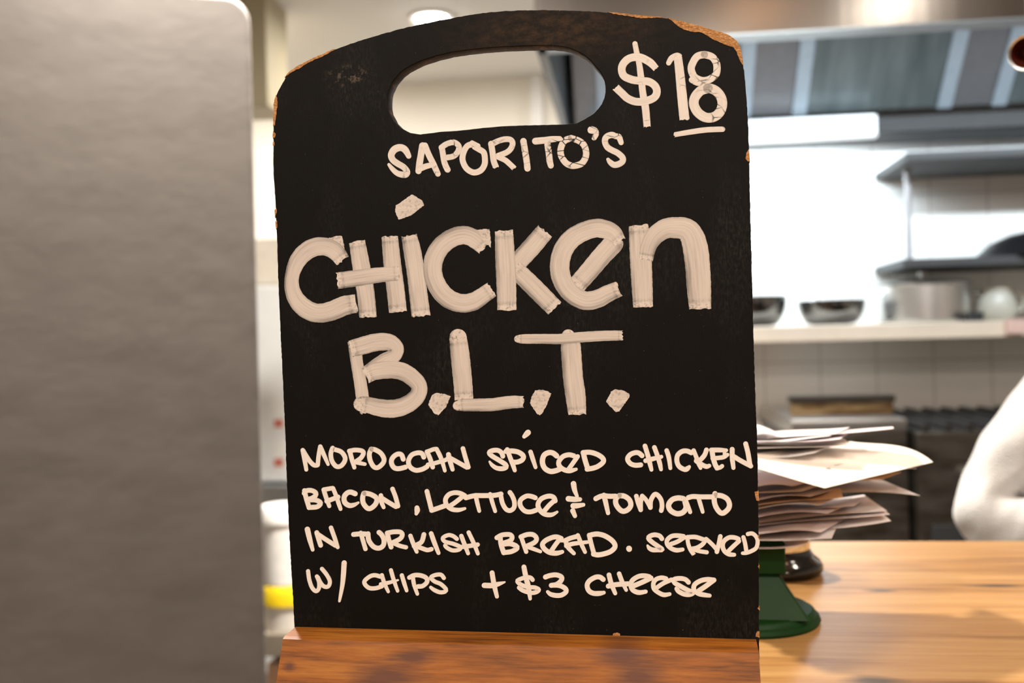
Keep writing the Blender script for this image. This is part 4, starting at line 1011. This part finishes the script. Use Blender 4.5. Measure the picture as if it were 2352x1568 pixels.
WY = 3.40
w0, w1 = onY(545, 900, WY).x, onY(760, 900, WY).x; wz0, wz1 = onY(640, 1112, WY).z, onY(640, 652, WY).z
M_WHITE = simple('white_laminate', (0.82, 0.84, 0.84), 0.35, scale=6)
bn = thing('steel_bench', 'grey steel bench under the white cupboard, seen in the gap left of the board', 'bench', ((w0 + w1) / 2, WY + 0.3, 0))
mesh_obj('top', B(w0 - 0.02, w1 + 0.02, WY - 0.05, WY + 0.6, wz0 - 0.075, wz0, 0.004), steel('bench_steel', (0.66, 0.68, 0.70), 0.35), bn)
mesh_obj('skirt', B(w0, w1, WY, WY + 0.55, 0.1, wz0 - 0.075), M_WHITE, bn)
for x in (w0 + 0.03, w1 - 0.03):
    for y in (WY + 0.03, WY + 0.52): mesh_obj('foot', B(x - 0.02, x + 0.02, y - 0.02, y + 0.02, 0, 0.1), M_STEELD, bn)
wc = thing('white_cupboard', 'white cupboard with paper notices, seen in the gap left of the board', 'cupboard', ((w0 + w1) / 2, WY + 0.2, wz0))
mesh_obj('body', B(w0, w1, WY + 0.02, WY + 0.4, wz0 + 0.001, wz1, 0.02, 4), M_WHITE, wc)
mesh_obj('door', B(w0 + 0.004, w1 - 0.004, WY, WY + 0.019, wz0 + 0.012, wz1 - 0.01, 0.006), M_WHITE, wc)
def notice(px, py, hwpx, hhpx, mark, label):
    a_, b_ = onY(px - hwpx, py + hhpx, WY - 0.002), onY(px + hwpx, py - hhpx, WY - 0.002)
    o = tag(mesh_obj('notice', B(a_.x, b_.x, WY - 0.0022, WY - 0.0006, a_.z, b_.z), M_PAPERN, smooth=False), label, 'notice')
    m = onY(*mark, WY - 0.003); mesh_obj('red_mark', B(m.x - 0.016, m.x + 0.016, WY - 0.0034, WY - 0.0023, m.z - 0.014, m.z + 0.014), M_RED, o, smooth=False)
M_PAPERN = simple('notice_paper', (0.86, 0.86, 0.84), 0.8); M_RED = simple('red_print', (0.60, 0.16, 0.11), 0.7)
notice(652, 950, 20, 38, (640, 972), 'upper paper notice with a pinkish mark on the white cupboard')
notice(650, 1050, 18, 34, (640, 1062), 'lower paper notice with a red mark on the white cupboard')
bz0, bz1 = wz1, onY(640, 546, WY + 0.05).z
tag(mesh_obj('storage_box', B(w0 + 0.03, w1 - 0.04, WY + 0.05, WY + 0.35, wz1 + 0.001, bz1, 0.012, 3), simple('beige_box', (0.74, 0.68, 0.58), 0.6)), 'beige storage box on top of the white cupboard', 'box')

RY = 2.60
rk0, rk1 = onY(560, 1480, RY).x, onY(720, 1480, RY).x; rkz = onY(640, 1456, RY).z
rk = thing('low_shelf', 'low grey shelf carrying white tubs, low in the gap left of the board', 'shelf', ((rk0 + rk1) / 2, RY + 0.2, 0))
mesh_obj('shelf_board', B(rk0, rk1, RY, RY + 0.42, rkz - 0.062, rkz, 0.004), simple('grey_brown_edge', (0.20, 0.17, 0.13), 0.5), rk)
for x in (rk0 + 0.02, rk1 - 0.02):
    for y in (RY + 0.03, RY + 0.39): mesh_obj('leg', B(x - 0.015, x + 0.015, y - 0.015, y + 0.015, 0, rkz - 0.062), M_STEELD, rk)
cbz = onY(640, 1524, RY + 0.05).z
tag(mesh_obj('cardboard_box', B(rk0 + 0.045, rk1 - 0.05, RY + 0.05, RY + 0.36, 0.001, cbz, 0.003), simple('cardboard', (0.62, 0.40, 0.24), 0.8)), 'brown cardboard box on the floor under the low grey shelf', 'box')
tcx = onY(660, 1400, RY + 0.08).x; tcy = RY + 0.08
def tub(z0, z1, lidh, mat, lidm, label, mark=None, r=0.066):
    o = thing('food_tub', label, 'tub', (tcx, tcy, z0))
    mesh_obj('body', lathe(bmesh.new(), [(0, 0.0005), (r * 0.93, 0.0005), (r * 0.95, 0.004), (r, z1 - z0 - lidh), (0, z1 - z0 - lidh)], (tcx, tcy, z0), 44), mat, o)
    mesh_obj('lid', lathe(bmesh.new(), [(0, z1 - z0 - lidh), (r + 0.004, z1 - z0 - lidh), (r + 0.004, z1 - z0 - lidh * 0.35), (r - 0.004, z1 - z0 - 0.001), (0, z1 - z0 - 0.001)], (tcx, tcy, z0), 44), lidm, o)
    if mark:
        bm = bmesh.new(); a0 = math.atan2(mark.y - tcy, mark.x - tcx); g = []
        for i in range(7):
            a_ = a0 + (i - 3) * 0.07; g.append((bm.verts.new((tcx + (r + 0.0008) * math.cos(a_), tcy + (r + 0.0008) * math.sin(a_), mark.z - 0.016)), bm.verts.new((tcx + (r + 0.0008) * math.cos(a_), tcy + (r + 0.0008) * math.sin(a_), mark.z + 0.016))))
        for p0, p1 in zip(g, g[1:]): bm.faces.new((p0[0], p1[0], p1[1], p0[1]))
        mesh_obj('red_label', bm, M_RED, o)
tz = [rkz, onY(640, 1347, tcy - 0.06).z, onY(640, 1166, tcy - 0.06).z]
M_TUB = simple('white_plastic', (0.90, 0.88, 0.85), 0.4)
tub(tz[0], tz[1], 0.055, simple('greyish_tub', (0.72, 0.68, 0.62), 0.4), simple('yellow_lid', (0.80, 0.58, 0.01), 0.4), 'low tub with a domed yellow lid on the low grey shelf')
mk = onY(607, 1236, tcy - 0.02)
tub(tz[1], tz[2], 0.045, M_TUB, M_TUB, 'taller white tub with a red label standing on the yellow-lidded tub', mk)

# ================================================================== the cook at the right edge
def skin_mesh(name, verts, edges, radii, mat, parent, root=0, sub=2):
    me = bpy.data.meshes.new(name); me.from_pydata([Vector(v) - Vector(parent['_w']) for v in verts], edges, [])
    o = bpy.data.objects.new(name, me); COL.objects.link(o)
    m = o.modifiers.new('skin', 'SKIN'); m.use_smooth_shade = True
    sv = me.skin_vertices[0].data
    for i, r in enumerate(radii): sv[i].radius = (r, r) if not isinstance(r, tuple) else r
    for i in range(len(verts)): sv[i].use_root = (i == root)
    s = o.modifiers.new('sub', 'SUBSURF'); s.levels = sub; s.render_levels = sub
    dg = bpy.context.evaluated_depsgraph_get(); dg.update()
    ev = bpy.data.meshes.new_from_object(o.evaluated_get(dg)); ev.name = name
    o.modifiers.clear(); o.data = ev; bpy.data.meshes.remove(me)
    ev.materials.clear(); ev.materials.append(mat); ev.polygons.foreach_set('use_smooth', [True] * len(ev.polygons))
    o.parent = parent
    return o
el = P(2226, 1212, 1.45)
hx, hy = el.x + 0.53, el.y + 0.22                      # hips
prs = thing('person', 'person in a white long-sleeved jacket at the right edge, bent elbow in view', 'person', (hx, hy, 0))
t = NT('skin'); n = t.noise(t.obj(), 25, 3); t.set(col=t.ramp(n, [(0.3, (0.50, 0.29, 0.20)), (0.7, (0.58, 0.35, 0.25))]), rough=0.5, sss=0.05); M_SKIN = t.m
def BP(x, y, z): return (hx + x, hy + y, z)
shl, shr = (-0.185, -0.15, 1.345), (0.185, -0.15, 1.345)
EL = (el.x - hx, el.y - hy, el.z); ER = (0.36, -0.20, 1.05)
WL, WR = (-0.10, -0.44, 1.03), (0.10, -0.44, 1.03)
V = [BP(0, 0, 0.95), BP(0, -0.03, 1.08), BP(0, -0.09, 1.22), BP(0, -0.15, 1.36), BP(0, -0.19, 1.44), BP(0, -0.225, 1.50), BP(0, -0.245, 1.58), BP(0, -0.235, 1.66),
     BP(*shl), BP(*EL), BP(*WL), BP(*shr), BP(*ER), BP(*WR),
     BP(-0.10, 0.0, 0.90), BP(-0.11, -0.01, 0.50), BP(-0.12, 0.02, 0.09), BP(-0.12, -0.13, 0.035), BP(0.10, 0.0, 0.90), BP(0.11, -0.01, 0.50), BP(0.12, 0.02, 0.09), BP(0.12, -0.13, 0.035)]
E = [(0, 1), (1, 2), (2, 3), (3, 4), (4, 5), (5, 6), (6, 7), (3, 8), (8, 9), (9, 10), (3, 11), (11, 12), (12, 13), (0, 14), (14, 15), (15, 16), (16, 17), (0, 18), (18, 19), (19, 20), (20, 21)]
R = [0.135, 0.125, 0.135, 0.115, 0.055, 0.062, 0.088, 0.075, 0.062, 0.044, 0.027, 0.062, 0.044, 0.027, 0.088, 0.058, 0.040, 0.030, 0.088, 0.058, 0.040, 0.030]
nb_ = len(V)
for s, Wp in ((-1, WL), (1, WR)):                       # hands: palm and five fingers, loosely curled
    wi = 10 if s < 0 else 13
    V.append(BP(Wp[0] - s * 0.035, Wp[1] - 0.045, Wp[2] - 0.005)); R.append(0.026); E.append((wi, len(V) - 1)); pm = len(V) - 1
    for k, ln_ in enumerate((0.034, 0.038, 0.036, 0.029)):
        dz = 0.024 - 0.016 * k; base = V[pm]; b0 = (base[0] - s * 0.022, base[1] - 0.026, base[2] + dz)
        V.append(b0); R.append(0.0090); E.append((pm, len(V) - 1))
        V.append((b0[0] - s * ln_ * 0.75, b0[1] - ln_ * 0.6, b0[2] - 0.004)); R.append(0.0080); E.append((len(V) - 2, len(V) - 1))
        V.append((b0[0] - s * ln_ * 1.25, b0[1] - ln_ * 0.45, b0[2] - 0.020)); R.append(0.0070); E.append((len(V) - 2, len(V) - 1))
    b0 = V[pm]; V.append((b0[0] + s * 0.012, b0[1] - 0.024, b0[2] + 0.030)); R.append(0.0105); E.append((pm, len(V) - 1))
    V.append((b0[0] - s * 0.004, b0[1] - 0.052, b0[2] + 0.036)); R.append(0.0085); E.append((len(V) - 2, len(V) - 1))
body = skin_mesh('body', V, E, R, M_SKIN, prs)
t = NT('white_cotton'); n = t.noise(t.mapv(t.obj(), (6, 6, 3)), 1.3, 2, 0.5, 0.3); f2 = t.noise(t.obj(), 400, 2)
t.set(col=(0.60, 0.59, 0.58), rough=0.85, spec=0.10); t.bump(t.math('ADD', n, t.math('MULTIPLY', f2, 0.05)), 1.0, 0.05); M_COTTON = t.m
JV = [BP(0, 0.0, 0.86), BP(0, -0.02, 1.0), BP(0, -0.06, 1.16), BP(0, -0.12, 1.29), BP(0, -0.165, 1.39), BP(*shl), (hx + (shl[0] + EL[0]) / 2 - 0.01, hy + (shl[1] + EL[1]) / 2, (shl[2] + EL[2]) / 2), BP(*EL), (hx + (EL[0] + WL[0]) / 2, hy + (EL[1] + WL[1]) / 2 + 0.01, (EL[2] + WL[2]) / 2 - 0.012), BP(WL[0] - 0.015, WL[1] + 0.035, WL[2]),
      BP(*shr), (hx + (shr[0] + ER[0]) / 2, hy + (shr[1] + ER[1]) / 2, (shr[2] + ER[2]) / 2), BP(*ER), BP(WR[0] + 0.02, WR[1] + 0.035, WR[2])]
JE = [(0, 1), (1, 2), (2, 3), (3, 4), (3, 5), (5, 6), (6, 7), (7, 8), (8, 9), (3, 10), (10, 11), (11, 12), (12, 13)]
JR = [0.185, 0.175, 0.170, 0.150, 0.085, 0.092, 0.074, 0.066, 0.060, 0.046, 0.088, 0.070, 0.060, 0.046]
jk = skin_mesh('jacket', JV, JE, JR, M_COTTON, prs, sub=4)
from mathutils import noise as mnoise
for vx in jk.data.vertices:
    c_ = vx.co; q_ = Vector((c_.x * 7 + c_.z * 5, c_.y * 7, c_.z * 11 - c_.x * 9))
    vx.co = c_ + vx.normal * (0.008 * mnoise.noise(q_) + 0.004 * mnoise.noise(q_ * 2.3))
jk['label'] = 'white long-sleeved kitchen jacket'
TV = [BP(0, 0.0, 0.93), BP(-0.10, 0.0, 0.86), BP(-0.11, -0.01, 0.50), BP(-0.12, 0.02, 0.14), BP(0.10, 0.0, 0.86), BP(0.11, -0.01, 0.50), BP(0.12, 0.02, 0.14)]
skin_mesh('trousers', TV, [(0, 1), (1, 2), (2, 3), (0, 4), (4, 5), (5, 6)], [0.15, 0.105, 0.082, 0.066, 0.105, 0.082, 0.066], simple('dark_trousers', (0.03, 0.03, 0.035), 0.9), prs)
for s in (-1, 1):
    skin_mesh('shoe', [BP(s * 0.12, 0.05, 0.05), BP(s * 0.12, -0.04, 0.05), BP(s * 0.12, -0.15, 0.045)], [(0, 1), (1, 2)], [0.050, 0.050, 0.044], simple('black_shoe', (0.015, 0.015, 0.015), 0.4), prs)
hc_ = Vector(BP(0, -0.255, 1.595))
skin_mesh('hair', [hc_ + Vector((0, 0.055, 0.0)), hc_ + Vector((0, 0.050, 0.055)), hc_ + Vector((0, 0.0, 0.088)), hc_ + Vector((0, -0.045, 0.072))], [(0, 1), (1, 2), (2, 3)], [0.075, 0.078, 0.072, 0.052], simple('dark_hair', (0.02, 0.014, 0.01), 0.6), prs)
bm = bmesh.new()
fy = hc_.y - 0.080
for v_, r_ in (((0, -0.100, -0.012), (0.011, 0.020, 0.018)),):
    g = bmesh.ops.create_icosphere(bm, subdivisions=2, radius=1)['verts']
    for q_ in g: q_.co = Vector((hc_.x + v_[0] + q_.co.x * r_[0], hc_.y + v_[1] + q_.co.y * r_[1], hc_.z + v_[2] + q_.co.z * r_[2]))
mesh_obj('nose', bm, M_SKIN, prs)
for s in (-1, 1):
    bm = bmesh.new(); g = bmesh.ops.create_icosphere(bm, subdivisions=2, radius=0.011)['verts']
    bmesh.ops.translate(bm, verts=g, vec=hc_ + Vector((s * 0.032, -0.074, 0.012))); mesh_obj('eye', bm, simple('eye_dark', (0.05, 0.035, 0.025), 0.2), prs)
    bm = bmesh.new(); g = bmesh.ops.create_icosphere(bm, subdivisions=2, radius=1)['verts']
    for q_ in g: q_.co = hc_ + Vector((s * 0.088 + q_.co.x * 0.010, 0.010 + q_.co.y * 0.020, -0.005 + q_.co.z * 0.032))
    mesh_obj('ear', bm, M_SKIN, prs)
bm = bmesh.new(); tube(bm, [hc_ + Vector((-0.024, -0.076, -0.048)), hc_ + Vector((0, -0.084, -0.050)), hc_ + Vector((0.024, -0.076, -0.048))], [0.003, 0.006, 0.003], 8)
mesh_obj('mouth', bm, simple('lips', (0.40, 0.17, 0.14), 0.5), prs)

for o in bpy.data.objects:
    if '_w' in o: del o['_w']
